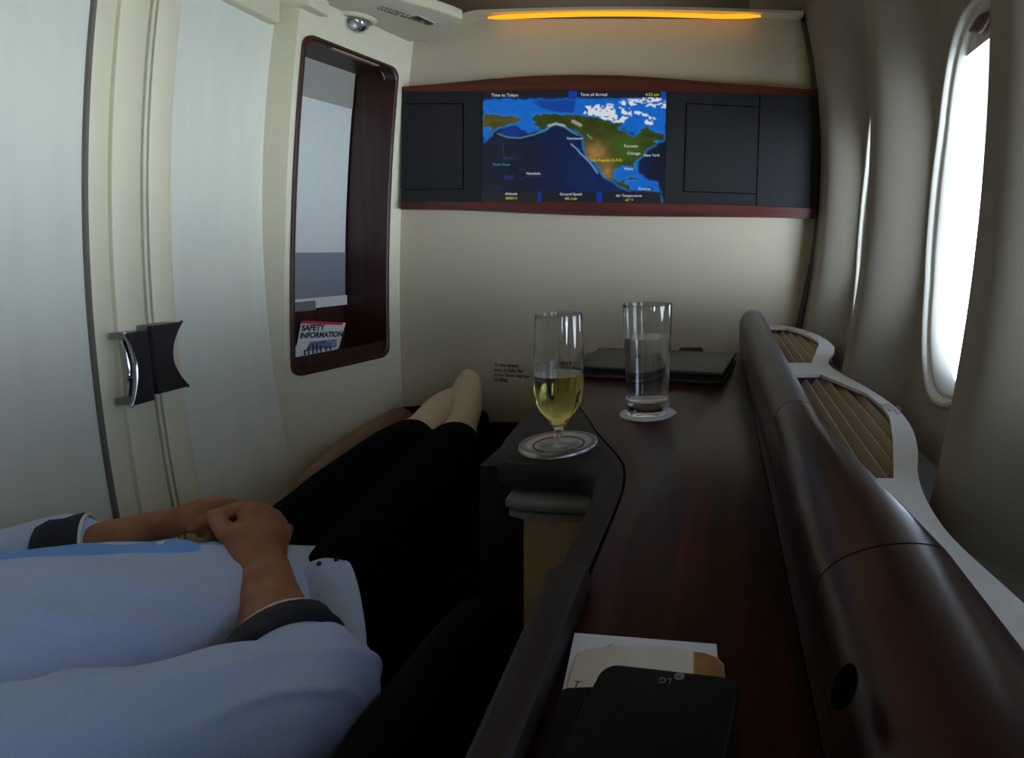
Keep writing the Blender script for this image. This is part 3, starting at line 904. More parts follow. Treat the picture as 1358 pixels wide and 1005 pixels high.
# carcass
bm = bmesh.new(); box(bm, (-0.140, 0.10, 0.05), (0.058, 0.90, ZD - 0.026)); obj('carcass', bm, M['leather'], con)
bm = bmesh.new(); box(bm, (-0.345, 0.865, 0.05), (0.058, 1.66, ZD - 0.026)); obj('carcass', bm, M['leather'], con)
bm = bmesh.new(); box(bm, (-0.279, 0.857, 0.30), (-0.141, 0.866, ZD - 0.042)); obj('front_panel', bm, M['tan'], con)['label'] = 'tan end panel under the cup pad'
bm = bmesh.new(); plate(bm, [Vector((-0.199, 0.8555, 0.726)), Vector((-0.172, 0.8555, 0.726)), Vector((-0.173, 0.8555, 0.712))], (0, 0.002, 0)); obj('notch', bm, M['blackhole'], con)
# raised armrest at the near end
bm = bmesh.new()
rows = []
for y, w, g in ((0.513, 0.86, -0.014), (0.515, 0.93, -0.009), (0.511, 0.98, -0.003), (0.503, 1.0, 0.0), (0.40, 1.0, 0.0), (0.30, 1.0, 0.0), (0.12, 1.0, 0.0)):
    q = (0.515 - y) / 0.2
    cx = lerp(-0.1270, -0.1215, q); hw = lerp(0.0170, 0.0135, min(1, q)) * w
    z = ZD + 0.021 + g
    rows.append([Vector((cx - hw, y, ZD - 0.03)), Vector((cx - hw, y, z - 0.010)), Vector((cx - hw * .9, y, z - 0.003)), Vector((cx - hw * .6, y, z)), Vector((cx + hw * .6, y, z)), Vector((cx + hw * .9, y, z - 0.003)), Vector((cx + hw, y, z - 0.010)), Vector((cx + hw, y, ZD - 0.03))])
grid(bm, rows, closed_u=True, cap=True)
obj('armrest', bm, M['leather'], con, 'auto')
# hinged lid near the front
bm = bmesh.new(); box(bm, (-0.0835, 0.14, ZD - 0.002), (0.003, 0.409, ZD + 0.0012), 0.0006); obj('lid', bm, M['wood'], con)
bm = bmesh.new(); box(bm, (0.003, 0.14, ZD - 0.002), (0.0045, 0.411, ZD + 0.0006)); obj('lid_gap', bm, M['blackhole'], con)
# groove to the rail
bm = bmesh.new(); box(bm, (0.0575, 0.10, ZD - 0.03), (0.0675, 1.64, ZD - 0.004)); box(bm, (0.0585, 0.10, ZD - 0.01), (0.0605, 1.64, ZD + 0.0015)); obj('groove', bm, M['blk_pl'], con)
bm = bmesh.new(); limb(bm, [P(905, 465, 1.64), P(928, 465, 1.64)], [0.010, 0.010], seg=12); obj('latch_knob', bm, M['blk_pl'], con, True)
bm = bmesh.new(); box(bm, (-0.365, 1.645, 0.05), (0.058, 1.795, ZD - 0.03)); obj('end_block', bm, M['leather'], con)

# ------------------------------------------------------------------ bolster rail
rail = empty('bolster_rail', (0.11, 0.9, ZD), 'long rounded mahogany rail between the console top and the window ledge', 'rail')
def rsec(Y):
    ks = [0.12, 0.33, 0.43, 0.50, 0.60, 0.70, 0.80, 1.0, 1.3, 1.62]
    L = [0.0675] * 6 + [0.068, 0.066, 0.060, 0.052]
    hl = [0.250, 0.248, 0.245, 0.243, 0.241, 0.240, 0.238, 0.232, 0.222, 0.205]
    Cx = [0.145, 0.142, 0.136, 0.128, 0.116, 0.106, 0.100, 0.097, 0.092, 0.086]
    hc = [0.212, 0.212, 0.2095, 0.207, 0.203, 0.201, 0.199, 0.193, 0.180, 0.164]
    Rx = [0.172, 0.168, 0.163, 0.152, 0.139, 0.130, 0.128, 0.127, 0.124, 0.120]
    hr = [0.224, 0.224, 0.218, 0.214, 0.214, 0.218, 0.222, 0.220, 0.210, 0.195]
    f = lambda v: float(np.interp(Y, ks, v))
    L, hl, C, hc, R, hr = map(f, (L, hl, Cx, hc, Rx, hr))
    out = [(L + 0.002, H + 0.02), (L, H), (L, (H + hl) / 2)]
    for k in range(11):
        a = PI / 2 * k / 10
        out.append((C - (C - L) * math.cos(a), hl - (hl - hc) * math.sin(a)))
    for k in range(1, 9):
        a = PI / 2 * k / 8
        out.append((C + (R - C) * math.sin(a), hr - (hr - hc) * math.cos(a)))
    out.append((R - 0.002, hr + 0.05))
    return [Vector((x, Y, CZ - h)) for x, h in out]
def rpart(name, ys_, m, endcap=False):
    rows = [rsec(y) for y in ys_]
    if endcap:
        c = sum(rows[-1], Vector()) / len(rows[-1])
        for s, dy in ((0.93, 0.012), (0.75, 0.022), (0.4, 0.028)):
            rows.append([Vector((lerp(c.x, p.x, s), p.y + dy, lerp(CZ - 0.25, p.z, s))) for p in rsec(ys_[-1])])
    bm = bmesh.new(); grid(bm, rows, closed_u=True, cap=True)
    return obj(name, bm, m, rail, 'auto')
rpart('near_cover', list(np.linspace(0.12, 0.4285, 16)), M['rail'])
rpart('middle_cover', list(np.linspace(0.4305, 0.792, 20)), M['rail'])
rpart('far_roll', list(np.linspace(0.7945, 1.62, 24)), M['railtube'], True)['label'] = 'far end of the wooden rail, its sheen put into a grey brown colour'
# finger hole on the near cover
bm = bmesh.new()
c0 = P(1120, 912, 0.308)
rows = []
for s, dz in ((1.0, 0.0), (0.9, 0.003), (0.0, 0.0035)):
    rows.append([Vector((c0.x + 0.007 * s * math.cos(a) + 0.002 * math.sin(a), c0.y + 0.013 * s * math.sin(a), c0.z + dz + 0.006 * s * math.cos(a))) for a in [2 * PI * k / 24 for k in range(24)]])
grid(bm, rows, closed_u=True)
obj('finger_hole', bm, M['blackhole'], rail, True)

# ------------------------------------------------------------------ ledge under the windows
def PLg(px, py, dh=0.0):
    Y = (0.272 - dh) / ((py - VY) / F + 0.025)
    return Vector(((px - VX) / F * Y, Y, CZ - (0.272 - dh - 0.025 * Y) - dh))
ledge = empty('window_ledge', (0.18, 1.0, 0.80), 'cream ledge with two slatted air vents below the windows', 'ledge')
outer_px = [(1000, 431), (1030, 431), (1052, 433.5), (1075, 440), (1095, 450), (1105, 459), (1106.5, 464), (1104, 470), (1099, 476), (1099, 482), (1106, 489), (1125, 500), (1160, 520), (1190, 542), (1209, 567), (1217, 595), (1217, 625), (1225, 655), (1245, 690), (1275, 725), (1358, 800), (1500, 930)]
op = catmull([PLg(x, y) for x, y in outer_px], 4)
inner = [Vector((0.150, op[-1].y, op[-1].z)), Vector((0.150, 0.45, PLg(1200, 700).z)), Vector((0.118, 0.62, CZ - 0.2565)), Vector((0.118, 0.8, CZ - 0.252)), Vector((0.112, 1.79, CZ - 0.2272))]
for p in inner: p.z = CZ - (0.272 - 0.025 * p.y)
v1 = [(1013, 434.6), (1042, 435), (1058, 439.5), (1072, 445), (1084, 452), (1086, 457), (1076, 481), (1030, 481)]
v2 = [(1030, 497), (1088, 496), (1112, 506), (1150, 522), (1170, 538), (1180, 553), (1184, 580), (1185, 634), (1090, 634)]
h1 = [PLg(x, y) for x, y in v1]; h2 = [PLg(x, y) for x, y in v2]
h1[0].x = max(h1[0].x, 0.122); h1[-1].x = max(h1[-1].x, 0.126); h2[0].x = max(h2[0].x, 0.126); h2[-1].x = max(h2[-1].x, 0.135)
bm = bmesh.new()
holed_plate(bm, op + inner, [h1, h2], (0, 0, -0.006))
obj('frame', bm, M['ledge'], ledge)
for ys0, ys1, x0, nsl in ((1.24, 1.775, 0.122, 8), (0.64, 1.17, 0.128, 8)):
    for i in range(nsl):
        x = x0 + 0.0205 * i
        y_in = max(ys0, float(np.interp(x + 0.019, [0.195, 0.2307, 0.252, 0.275], [0.61, 0.755, 0.845, 0.97]))) if ys0 < 1 else max(ys0, float(np.interp(x + 0.019, [0.21, 0.255, 0.27], [1.24, 1.36, 1.5])))
        rows = []
        y_out = min(ys1, float(np.interp(x + 0.019, [0.232, 0.25, 0.272], [1.17, 1.09, 0.99]))) if ys0 < 1 else ys1
        if y_out <= y_in: continue
        for y in (y_in, y_out):
            z = CZ - (0.272 - 0.025 * y) - 0.008
            xs = x + 0.012 * (ys1 - y)
            rows.append([Vector((xs, y, z - 0.020)), Vector((xs + 0.0170, y, z - 0.001)), Vector((xs + 0.0190, y, z - 0.002)), Vector((xs + 0.0025, y, z - 0.022))])
        bm = bmesh.new(); grid(bm, rows, closed_u=True, cap=True)
        obj('vent_slat', bm, M['slat'], ledge)
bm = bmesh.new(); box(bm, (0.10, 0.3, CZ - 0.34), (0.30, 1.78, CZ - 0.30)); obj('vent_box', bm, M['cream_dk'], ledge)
a = PLg(1178, 536, 0.0008); bpt = PLg(1196, 552, 0.0008)
text('printed_label', 'DO NOT PLACE\nITEMS HERE', 0.0082, a + Vector((-0.004, 0.004, 0.0012)), (bpt - a), Vector((0, 0, 1)).cross(bpt - a), M['greenink'], ledge)

# ------------------------------------------------------------------ seat, bed, bolsters
seat = empty('lie_flat_seat', (-0.62, 1.0, 0.0), 'black upholstered lie-flat seat under the reclining person', 'seat')
bm = bmesh.new(); box(bm, (-0.86, 0.90, 0.44), (-0.352, 1.72, 0.555), 0.02, 3); obj('leg_cushion', bm, M['black'], seat, 'auto')
bm = bmesh.new(); box(bm, (-0.92, 0.30, 0.40), (-0.34, 0.90, 0.50), 0.03, 3); obj('seat_cushion', bm, M['black'], seat, 'auto')
bm = bmesh.new()
limb(bm, [(-0.72, 0.72, 0.50), (-0.78, 0.50, 0.585), (-0.84, 0.28, 0.66), (-0.90, 0.05, 0.72)], [(0.25, 0.04), (0.27, 0.05), (0.27, 0.05), (0.25, 0.05)], seg=28)
obj('backrest', bm, M['navy'], seat, True)
bm = bmesh.new(); limb(bm, [(-0.300, 0.80, 0.580), (-0.300, 0.74, 0.618), (-0.300, 0.62, 0.628), (-0.300, 0.45, 0.628), (-0.300, 0.25, 0.628)], [(0.03, 0.026), (0.036, 0.03), (0.038, 0.03), (0.038, 0.03), (0.038, 0.03)], seg=20); obj('armrest', bm, M['black'], seat, True)
bm = bmesh.new(); box(bm, (-0.332, 0.30, 0.35), (-0.268, 0.77, 0.60), 0.012, 3); obj('armrest_shell', bm, M['black'], seat, 'auto')
bm = bmesh.new(); box(bm, (-0.86, 0.30, 0.02), (-0.35, 1.70, 0.43), 0.01); obj('base', bm, M['blackhole'], seat)
bm = bmesh.new(); box(bm, (-0.262, 0.45, 0.03), (-0.146, 0.855, 0.560), 0.004); tag(obj('seat_side_step', bm, M['tan']), 'tan step between the seat armrest and the console end panel', 'step')
bm = bmesh.new()
limb(bm, [P(420, 655, 1.28), P(440, 633, 1.36), P(480, 600, 1.5), P(528, 566, 1.72)], [(0.045, 0.055)] * 4, seg=20)
limb(bm, [P(420, 700, 1.28), P(440, 678, 1.36), P(480, 640, 1.5), P(528, 600, 1.72)], [(0.045, 0.055)] * 4, seg=20)
me = fuse(bm, 0.006, 6)
tag(link_mesh('side_bolster', me, M['tanleather'], None, True), 'brown leather bolster along the wall below the niche', 'bolster')
bm = bmesh.new()
limb(bm, [P(536, 556, 1.76), P(585, 553, 1.765), P(636, 560, 1.76)], [(0.026, 0.036)] * 3, seg=24)
ot = obj('foot_bolster', bm, M['black'], None, True); tag(ot, 'black rounded foot cushion behind the stockinged feet', 'cushion')
bm = bmesh.new(); box(bm, (-0.95, 1.20, 0.03), (-0.90, 1.75, 0.53)); box(bm, (-0.95, 1.725, 0.03), (-0.37, 1.795, 0.565)); structure('trim_6', bm, M['black'], label='dark plinth around the foot of the bed')

# ------------------------------------------------------------------ tableware and papers on the console
def glassware(root, name, prof, c, m, mat2=None):
    bm = bmesh.new(); lathe(bm, prof, c, 64)
    return obj(name, bm, m, root, 'auto')
zf = zc - 0.0038
fl = empty('champagne_flute', (cup.x, cup.y, zf), 'stemmed flute of pale white wine standing on the steel cup dish', 'glass')
zr = 0.9865
op_ = [(0.0002, zf), (0.0285, zf), (0.0288, zf + 0.0012), (0.0275, zf + 0.002), (0.018, zf + 0.003), (0.009, zf + 0.006), (0.0062, zf + 0.011), (0.0058, zf + 0.018), (0.0068, zf + 0.024), (0.0115, zf + 0.030), (0.0185, zf + 0.038), (0.0255, zf + 0.048), (0.0312, zf + 0.060), (0.0342, zf + 0.075), (0.0352, zf + 0.092), (0.0352, zf + 0.11), (0.0345, zf + 0.14), (0.0334, zr - 0.012), (0.0331, zr - 0.001), (0.0329, zr)]
ip_ = [(0.0321, zr), (0.0319, zr - 0.001), (0.0322, zr - 0.012), (0.0333, zf + 0.14), (0.0340, zf + 0.11), (0.0340, zf + 0.092), (0.0330, zf + 0.075), (0.0300, zf + 0.061), (0.0242, zf + 0.050), (0.0172, zf + 0.0405), (0.010, zf + 0.034), (0.0042, zf + 0.0305), (0.0002, zf + 0.030)]
glassware(fl, 'goblet', op_ + ip_, cup, M['gl'])
zw = CZ - (495 - VY) / F * cup.y
wp = [(0.0002, zf + 0.0298), (0.0043, zf + 0.0303), (0.0102, zf + 0.0338), (0.0174, zf + 0.0403), (0.0244, zf + 0.0498), (0.0302, zf + 0.061), (0.0332, zf + 0.075), (0.0342, zf + 0.092), (0.03415, zw - 0.001), (0.03405, zw), (0.0002, zw)]
glassware(fl, 'wine', wp, cup, M['wine'])
tc_ = Vector((-0.125, 1.04, 0)); z0 = ZD + 0.0035; zt = CZ - (403 - VY) / F * 1.04
tu = empty('water_tumbler', (tc_.x, tc_.y, z0), 'tall clear tumbler of water on a round white paper coaster', 'glass')
glassware(tu, 'tumbler_glass', [(0.0002, z0), (0.034, z0), (0.0362, z0 + 0.003), (0.0368, z0 + 0.02), (0.0392, z0 + 0.10), (0.0423, zt - .012), (0.0427, zt - .001), (0.0425, zt), (0.0417, zt), (0.0415, zt - .001), (0.0410, zt - .012), (0.0378, z0 + 0.10), (0.0352, z0 + 0.03), (0.033, z0 + 0.024), (0.0002, z0 + 0.023)], tc_, M['gl'])
zwt = CZ - (446 - VY) / F * 1.04
glassware(tu, 'water', [(0.0002, z0 + 0.0228), (0.0332, z0 + 0.0238), (0.0354, z0 + 0.03), (0.0380, z0 + 0.10), (0.0396, zwt), (0.0002, zwt)], tc_, M['water'])
bm = bmesh.new()
plate(bm, [Vector((tc_.x + (0.047 + 0.0035 * math.exp(-((a - 0.1) / .12) ** 2) + 0.0006 * math.sin(20 * a)) * math.cos(a), tc_.y + 0.047 * math.sin(a), ZD + 0.0006)) for a in [2 * PI * k / 96 - PI for k in range(96)]], (0, 0, 0.0022))
tag(obj('paper_coaster', bm, M['white']), 'round white paper coaster under the water tumbler', 'coaster')

fo = empty('leather_folder', (-0.15, 1.42, ZD), 'closed black leather folder lying at the far end of the console', 'folder')
def fslab(z0, z1, g, m, name, bev):
    q = [Vector((-0.318 - g, 1.585 + g, z0)), Vector((0.040 + g, 1.50 + g, z0)), Vector((0.006 + g, 1.255 - g, z0)), Vector((-0.318 - g, 1.335 - g, z0))]
    bm = bmesh.new(); plate(bm, q, (0, 0, z1 - z0), bev, 3); return obj(name, bm, m, fo, 'auto')
FL = mat('folder_leather', (40, 36, 40), 0.42, var=0.1, scale=(300, 300, 300), bump=0.25)
fslab(ZD + 0.001, ZD + 0.009, 0.0, FL, 'back_cover', 0.003)
fslab(ZD + 0.009, ZD + 0.018, -0.006, mat('folder_pages', (30, 28, 30), 0.8), 'pages', 0.001)
fslab(ZD + 0.018, ZD + 0.027, 0.0, FL, 'front_cover', 0.004)

zp = ZD + 0.0022
bm = bmesh.new()
plate(bm, [Vector((-0.1070, 0.4435, zp)), Vector((-0.0027, 0.431, zp)), Vector((0.010, 0.24, zp)), Vector((-0.0845, 0.235, zp))], (0, 0, 0.0006))
sheet = tag(obj('paper_sheet', bm, M['white']), 'white sheet of paper on the console, under the card and both phones', 'paper')
cpx = [(752, 914), (758, 890), (766, 868), (776, 863), (806, 859), (860, 856), (920, 864.5), (935, 866.5), (950, 872), (960, 883), (962, 899), (966, 960), (745, 950)]
cd = empty('printed_card', (-0.05, 0.40, zp + 0.001), 'cream card with a brown end, lying on the white sheet under the phones', 'card')
hc_ = H - 0.0022 - 0.0010
bm = bmesh.new(); plate(bm, [PH(x, y, hc_) for x, y in cpx], (0, 0, 0.0008)); obj('card_sheet', bm, M['creamcard'], cd)
bm = bmesh.new(); plate(bm, [PH(x, y, hc_ - 0.0009) for x, y in [(920, 864.5), (935, 866.5), (950, 872), (960, 883), (962, 899), (964, 930), (920, 930)]], (0, 0, 0.0003)); obj('brown_end', bm, M['browncard'], cd)['label'] = 'brown printed end'
text('printed_mark', 'G', 0.0065, PH(804, 860, H - 0.003), (1, -0.1, 0), (0.1, 1, 0), M['ink'], sheet)
text('printed_mark', 'F', 0.0055, PH(764, 870, H - 0.003), (1, -0.1, 0), (0.1, 1, 0), M['ink'], sheet)
text('printed_mark', 'T    K', 0.0085, PH(758, 911, hc_ - 0.001), (1, -0.1, 0), (0.1, 1, 0), M['ink'], cd)

def slab_phone(name, corner_l, corner_r, length, z, th, r, label):
    a, b_ = Vector(corner_l), Vector(corner_r)
    x = (b_ - a).normalized(); w = (b_ - a).length
    y = Vector((0, 0, 1)).cross(x).normalized()
    root = empty(name, a + x * w / 2 - y * length / 2 + Vector((0, 0, 0)), label, 'phone')
    c = a + x * w / 2 - y * length / 2
    out = [c + x * p[0] + y * p[1] for p in rrect(-w / 2, w / 2, -length / 2, length / 2, r, 6)]
    out = [Vector((p.x, p.y, z)) for p in out]
    bm = bmesh.new(); plate(bm, out, (0, 0, th), 0.0022, 3)
    obj('shell', bm, M['phone'], root, 'auto')
    return root, x, y
p1a, p1b = PH(741, 911, H - 0.010), PH(812, 921, H - 0.010)
slab_phone('smartphone', (p1a.x, p1a.y, 0), (p1a.x + 0.069, p1a.y + 0.003, 0), 0.135, ZD + 0.0040, 0.0065, 0.007, 'plain black phone mostly hidden below the phone with grey lettering')
p2a, p2b = PH(803, 872, H - 0.020), PH(983, 906, H - 0.020)
ph, xx, yy = slab_phone('smartphone', (p2a.x, p2a.y - 0.004, 0), (p2b.x, p2b.y + 0.005, 0), 0.148, ZD + 0.0108, 0.0092, 0.011, 'black phone lying face down on top, with upside-down grey lettering near its edge')
zl = ZD + 0.0108 + 0.0092 + 0.0002
lp = PH(889.5, 899.5, H - 0.0203); lp.z = zl
text('logo_lettering', 'LG', 0.0066, lp + xx * 0.0010 , -xx, -yy, M['logo'], ph, depth=0.0001)
lc = PH(901, 896.5, H - 0.0203)
bm = bmesh.new(); lathe(bm, [(0.0033, zl), (0.0033, zl + 0.0002), (0.0001, zl + 0.0002)], lc, 24); lo = obj('logo_disc', bm, M['logo'], ph)
bm = bmesh.new()
for q0, q1 in (((-.0009, -.0012), (-.0009, .0014)), ((-.0009, .0014), (.0004, .0014)), ((.0018, .0004), (.0004, .0004))):
    limb(bm, [Vector((lc.x, lc.y, zl + .0003)) - xx * q0[0] - yy * q0[1], Vector((lc.x, lc.y, zl + .0003)) - xx * q1[0] - yy * q1[1]], [.0002, .0002], n=1, seg=6)
obj('logo_face', bm, M['phone'], lo)

# cards in the niche
def card(name, quad, m, label, off, th=0.0012):
    rt = empty(name, WP(quad[3][0], quad[3][1], off), label, 'card')
    return rt
cs = empty('safety_card', WP(400, 468, -0.03), 'white safety card with red top stripe leaning in the niche', 'card')
def NP(px, py, off):
    """pixel on a plane parallel to the niche wall"""
    k = (px - VX) / F
    ox, oy = WN.x * off, WN.y * off
    # X = -1.379+ox + .235*(Y-oy)
    Y = (1.379 - ox + 0.235 * oy) / (0.235 - k)
    return Vector((k * Y, Y, CZ - (py - VY) / F * Y))
def nplate(bm, quad, off, th):
    plate(bm, [NP(x, y, off) for x, y in quad], -WN * th)
bm = bmesh.new(); nplate(bm, [(400, 425.5), (458.5, 428), (449, 462), (391, 474)], -0.030, 0.0012); obj('card_sheet', bm, M['white2'], cs)
bm = bmesh.new(); nplate(bm, [(400, 425), (455, 427.5), (454, 431), (399, 429)], -0.0294, 0.0004); obj('red_stripe', bm, M['red'], cs)
t0, t1 = NP(399.5, 438.5, -0.029), NP(430, 438.5, -0.029)
xdv = NP(430, 437.5, -0.029) - NP(399.5, 438.5, -0.029); ydv = NP(402, 428, -0.029) - NP(399.5, 438.5, -0.029)
ydv = ydv - xdv * (ydv.dot(xdv) / xdv.length_squared) * 0.4
text('title', 'SAFETY', 0.0205, t0, xdv, ydv, M['ink'], cs, squash=0.98, bold=.0009)
text('title', 'INFORMATION', 0.0195, NP(397.5, 448.5, -0.029), xdv, ydv, M['ink'], cs, squash=0.96, bold=.0009)
cb = empty('picture_card', WP(395, 475, -0.02), 'small picture card standing in front of the safety card in the niche', 'card')
bm = bmesh.new(); nplate(bm, [(389.5, 460), (410, 453), (448, 449), (446, 468), (389, 478)], -0.022, 0.0012); obj('card_sheet', bm, M['white2'], cb)
bm = bmesh.new(); nplate(bm, [(411, 453.5), (447, 449.5), (446, 460), (405, 466)], -0.0214, 0.0003); obj('picture', bm, M['photo'], cb)
for i, px in enumerate((404, 409, 415, 419, 424, 431, 437)):
    pass
bm = bmesh.new()
for i, (px, t_) in enumerate(((403, 464), (408, 461), (414, 456), (419, 455), (424, 458), (431, 460), (437, 459))):
    nplate(bm, [(px, t_), (px + 2.2, t_ - .5), (px + 2.6, 471 - .2 * (px - 403)), (px + .4, 471 - .2 * (px - 403))], -0.0210, 0.0002)
obj('printed_figures', bm, M['ink'], cb)

# ------------------------------------------------------------------ the person
def V(*a): return Vector(a)
hipc, belly, chest, shm = V(-.62, .88, .568), V(-.675, .74, .608), V(-.73, .60, .664), V(-.78, .46, .718)
SR, SL = V(-.635, .385, .700), V(-.945, .53, .715)
ER, WR = V(-.412, .582, .630), V(-.590, .778, .664)
EL, WL = V(-.975, .745, .655), V(-.800, .862, .684)
HR, HL = V(-.53, .855, .575), V(-.68, .925, .575)
KR, KL = V(-.555, 1.215, .640), V(-.665, 1.205, .645)
AR, AL = V(-.665, 1.545, .618), V(-.735, 1.50, .635)
person = empty('person', (-.68, .8, 0.50), 'person in a pale blue shirt and black trousers lying back with hands folded', 'person')
bm = bmesh.new()
limb(bm, [hipc, belly, chest, shm + V(0, .02, -.005)], [(.125, .050), (.122, .068), (.138, .074), (.138, .055)], seg=24)
limb(bm, [shm, V(-.815, .38, .765), V(-.835, .32, .815)], [.065, .055, .055])
ball(bm, (-.845, .285, .875), (.076, .098, .108))
ball(bm, (-.825, .325, .815), (.052, .055, .05))            # jaw
fd = V(.16, .62, .77).normalized()
ball(bm, V(-.845, .285, .875) + fd * .100, (.013, .013, .022))   # nose
for sgn in (-1, 1):
    ball(bm, V(-.845, .285, .875) + V(.075 * sgn, -.02 * sgn - .01, -.012), (.012, .02, .03))
limb(bm, [SR, lerp(SR, ER, .5), ER], [.052, .045, .038]); limb(bm, [SL, lerp(SL, EL, .5), EL], [.052, .045, .038])
limb(bm, [ER, lerp(ER, WR, .3), lerp(ER, WR, .75), WR], [.040, .040, .031, (.029, .024)])
limb(bm, [EL, lerp(EL, WL, .3), lerp(EL, WL, .75), WL], [.040, .038, .028, (.027, .023)])
limb(bm, [HR, lerp(HR, KR, .5), KR], [.080, .070, .055]); limb(bm, [HL, lerp(HL, KL, .5), KL], [.080, .070, .055])
limb(bm, [KR, lerp(KR, AR, .35), AR], [.053, .050, .034]); limb(bm, [KL, lerp(KL, AL, .35), AL], [.053, .050, .034])
def hand(bm, W, Mc, v, curl, thumb):
    u = (Mc - W).normalized(); v = (v - u * v.dot(u)).normalized(); n = v.cross(u) if v.cross(u).z > 0 else u.cross(v)
    # palm
    limb(bm, [W - u * .01, lerp(W, Mc, .5), Mc + u * .004], [(.027, .021), (.036, .019), (.041, .015)], up=n, seg=20)
    limb(bm, [W + u * .015 - v * .014 - n * .006, W + u * .05 - v * .028 - n * .008], [.017, .017])
    lens = [(.044, .026, .019), (.048, .030, .020), (.044, .028, .019), (.034, .021, .018)]
    rad = [.0098, .0100, .0095, .0083]
    for i in range(4):
        off = -.031 + .0205 * i
        p = Mc + v * off + u * (.004 if i in (1, 2) else -.003 if i == 0 else -.010) + n * .001
        ball(bm, p + n * .0070 - u * .002, .0092)
        pts = [p - u * .02 + n * .002, p + n * .002]
        d = u.copy()
        for L, c in zip(lens[i], curl):
            ang = math.radians(c)
            d = (d * math.cos(ang) - n * math.sin(ang) * 1.0).normalized()
            nn = v.cross(d)
            if nn.dot(n) < 0: nn = -nn
            n_ = nn
            p = p + d * L; pts.append(p.copy())
        limb(bm, pts, [rad[i] * 1.1, rad[i] * 1.12, rad[i] * 1.02, rad[i] * .95, rad[i] * .8], n=4, seg=12)
    limb(bm, thumb, [.0150, .0125, .0115, .0092], n=4, seg=12)
MR = V(-.643, .850, .700)
vR = V(.32, .65, -.69)
thR = [V(-.603, .790, .672), V(-.634, .797, .689), V(-.664, .808, .704), V(-.692, .824, .717)]
hand(bm, WR, MR, vR, (50, 45, 25), thR)
ML = V(-.736, .885, .700)
thL = [WL + V(.014, -.008, .006), V(-.768, .848, .700), V(-.748, .856, .708), V(-.732, .862, .708)]
hand(bm, WL, ML, V(-.2, .9, -.35), (80, 92, 50), thL)
me = fuse(bm, 0.003, 5)
body = link_mesh('body', me, M['skin'], person, True); body['label'] = 'bare forearms and folded hands'
# hair (out of the picture, behind the camera's left)
bm = bmesh.new(); ball(bm, (-.850, .262, .895), (.083, .098, .104)); obj('hair', bm, M['hair'], person, True)
for sgn in (-1, 1):
    bm = bmesh.new(); ball(bm, V(-.845, .285, .875) + fd * .086 + V(.030 * sgn, -.012 * sgn, .016), .011)
    obj('eye', bm, M['ink'], person, True)
bm = bmesh.new(); limb(bm, [V(-.845, .285, .875) + V(-.022, .085, -.014), V(-.845, .285, .875) + V(.002, .092, -.012), V(-.845, .285, .875) + V(.026, .08, -.014)], [.004, .006, .004]); obj('mouth', bm, M['maroon'], person, True)

# shirt
bm = bmesh.new()
limb(bm, [hipc + V(.012, .035, -.002), lerp(hipc, belly, .5) + V(.004, 0, 0), belly, chest, shm], [(.162, .066), (.158, .083), (.152, .094), (.163, .098), (.158, .075)], seg=32)
limb(bm, [SR + V(-.03, .0, 0), lerp(SR, ER, .35), lerp(SR, ER, .75), ER + V(.012, -.002, 0), lerp(ER, WR, .15) + V(.004, 0, 0), lerp(ER, WR, .30)], [.070, .066, .060, .058, .053, .050], seg=24)
limb(bm, [SL + V(.03, 0, 0), lerp(SL, EL, .35), lerp(SL, EL, .75), EL, lerp(EL, WL, .2), lerp(EL, WL, .50)], [.070, .066, .060, .055, .050, .046], seg=24)
axd = (hipc - shm).normalized()
armd = (ER - SR).normalized()
def wrinkle(co, n):
    # broad folds across the belly and sleeve, plus fine creases near the elbow
    t = (co - shm).dot(axd)
    s = 0.0050 * noise.noise(V(co.x * 9, co.y * 9, co.z * 9))
    side = (co - shm).dot(V(-.9, .4, .1))
    fold = math.sin((t * 20 + side * 34 + 2.2 * noise.noise(co * 7)))
    s += 0.0065 * (max(0, fold) ** 3) * sstep(0.02, 0.2, t)
    de = (co - ER).length
    ridge = math.sin((co - ER).dot((WR - ER).normalized()) * 150 + 3 * noise.noise(co * 14) + 1)
    s += 0.0055 * max(0, ridge) ** 2 * sstep(0.15, 0.05, de)
    ds = (co - V(-.60, .50, .72)).length
    s += 0.0055 * max(0, math.sin((co - SR).dot(V(.4, .5, .7)) * 110 + 4 * noise.noise(co * 11))) ** 2 * sstep(0.16, 0.05, ds)
    return s
me = fuse(bm, 0.004, 5, fn=wrinkle)
shirt = link_mesh('shirt', me, M['shirt'], person, True)
# front placket, a wavy double edge along the chest
rows = []
for k in range(61):
    t = k / 60
    p = catmull([shm + V(-.02, .01, .078), chest + V(-.012, .02, .094), belly + V(-.008, .015, .091), lerp(hipc, belly, .45) + V(0, .01, .083), hipc + V(.012, .04, .062)], 15)[k]
    L = V(-.92, .39, 0)
    w = 0.016 + 0.008 * noise.noise(V(t * 7, 1, 0))
    lift = 0.010 + 0.008 * noise.noise(V(t * 9, 5, 0)) + 0.004 * noise.noise(V(t * 21, 2, 0))
    q = p + L * (-0.012 + 0.020 * noise.noise(V(t * 6, 9, 0)))
    if k > 47: continue
    rows.append([q - L * w + V(0, 0, -.004), q - L * w * .4 + V(0, 0, lift * .8), q + L * w * .5 + V(0, 0, lift + .004), q + L * w + V(0, 0, lift), q + L * w * .6 + V(0, 0, -.012)])
bm = bmesh.new(); grid(bm, rows, closed_u=True, cap=True)
obj('placket', bm, M['shirtp'], shirt, True)
for k in range(3):
    t = (14, 28, 42)[k]
    p = sum(rows[t][1:4], Vector()) / 3
    bm = bmesh.new(); lathe(bm, [(0.0055, p.z), (0.0055, p.z + .002), (0.0001, p.z + .0024)], p, 16); obj('shirt_button', bm, M['white2'], shirt, True)
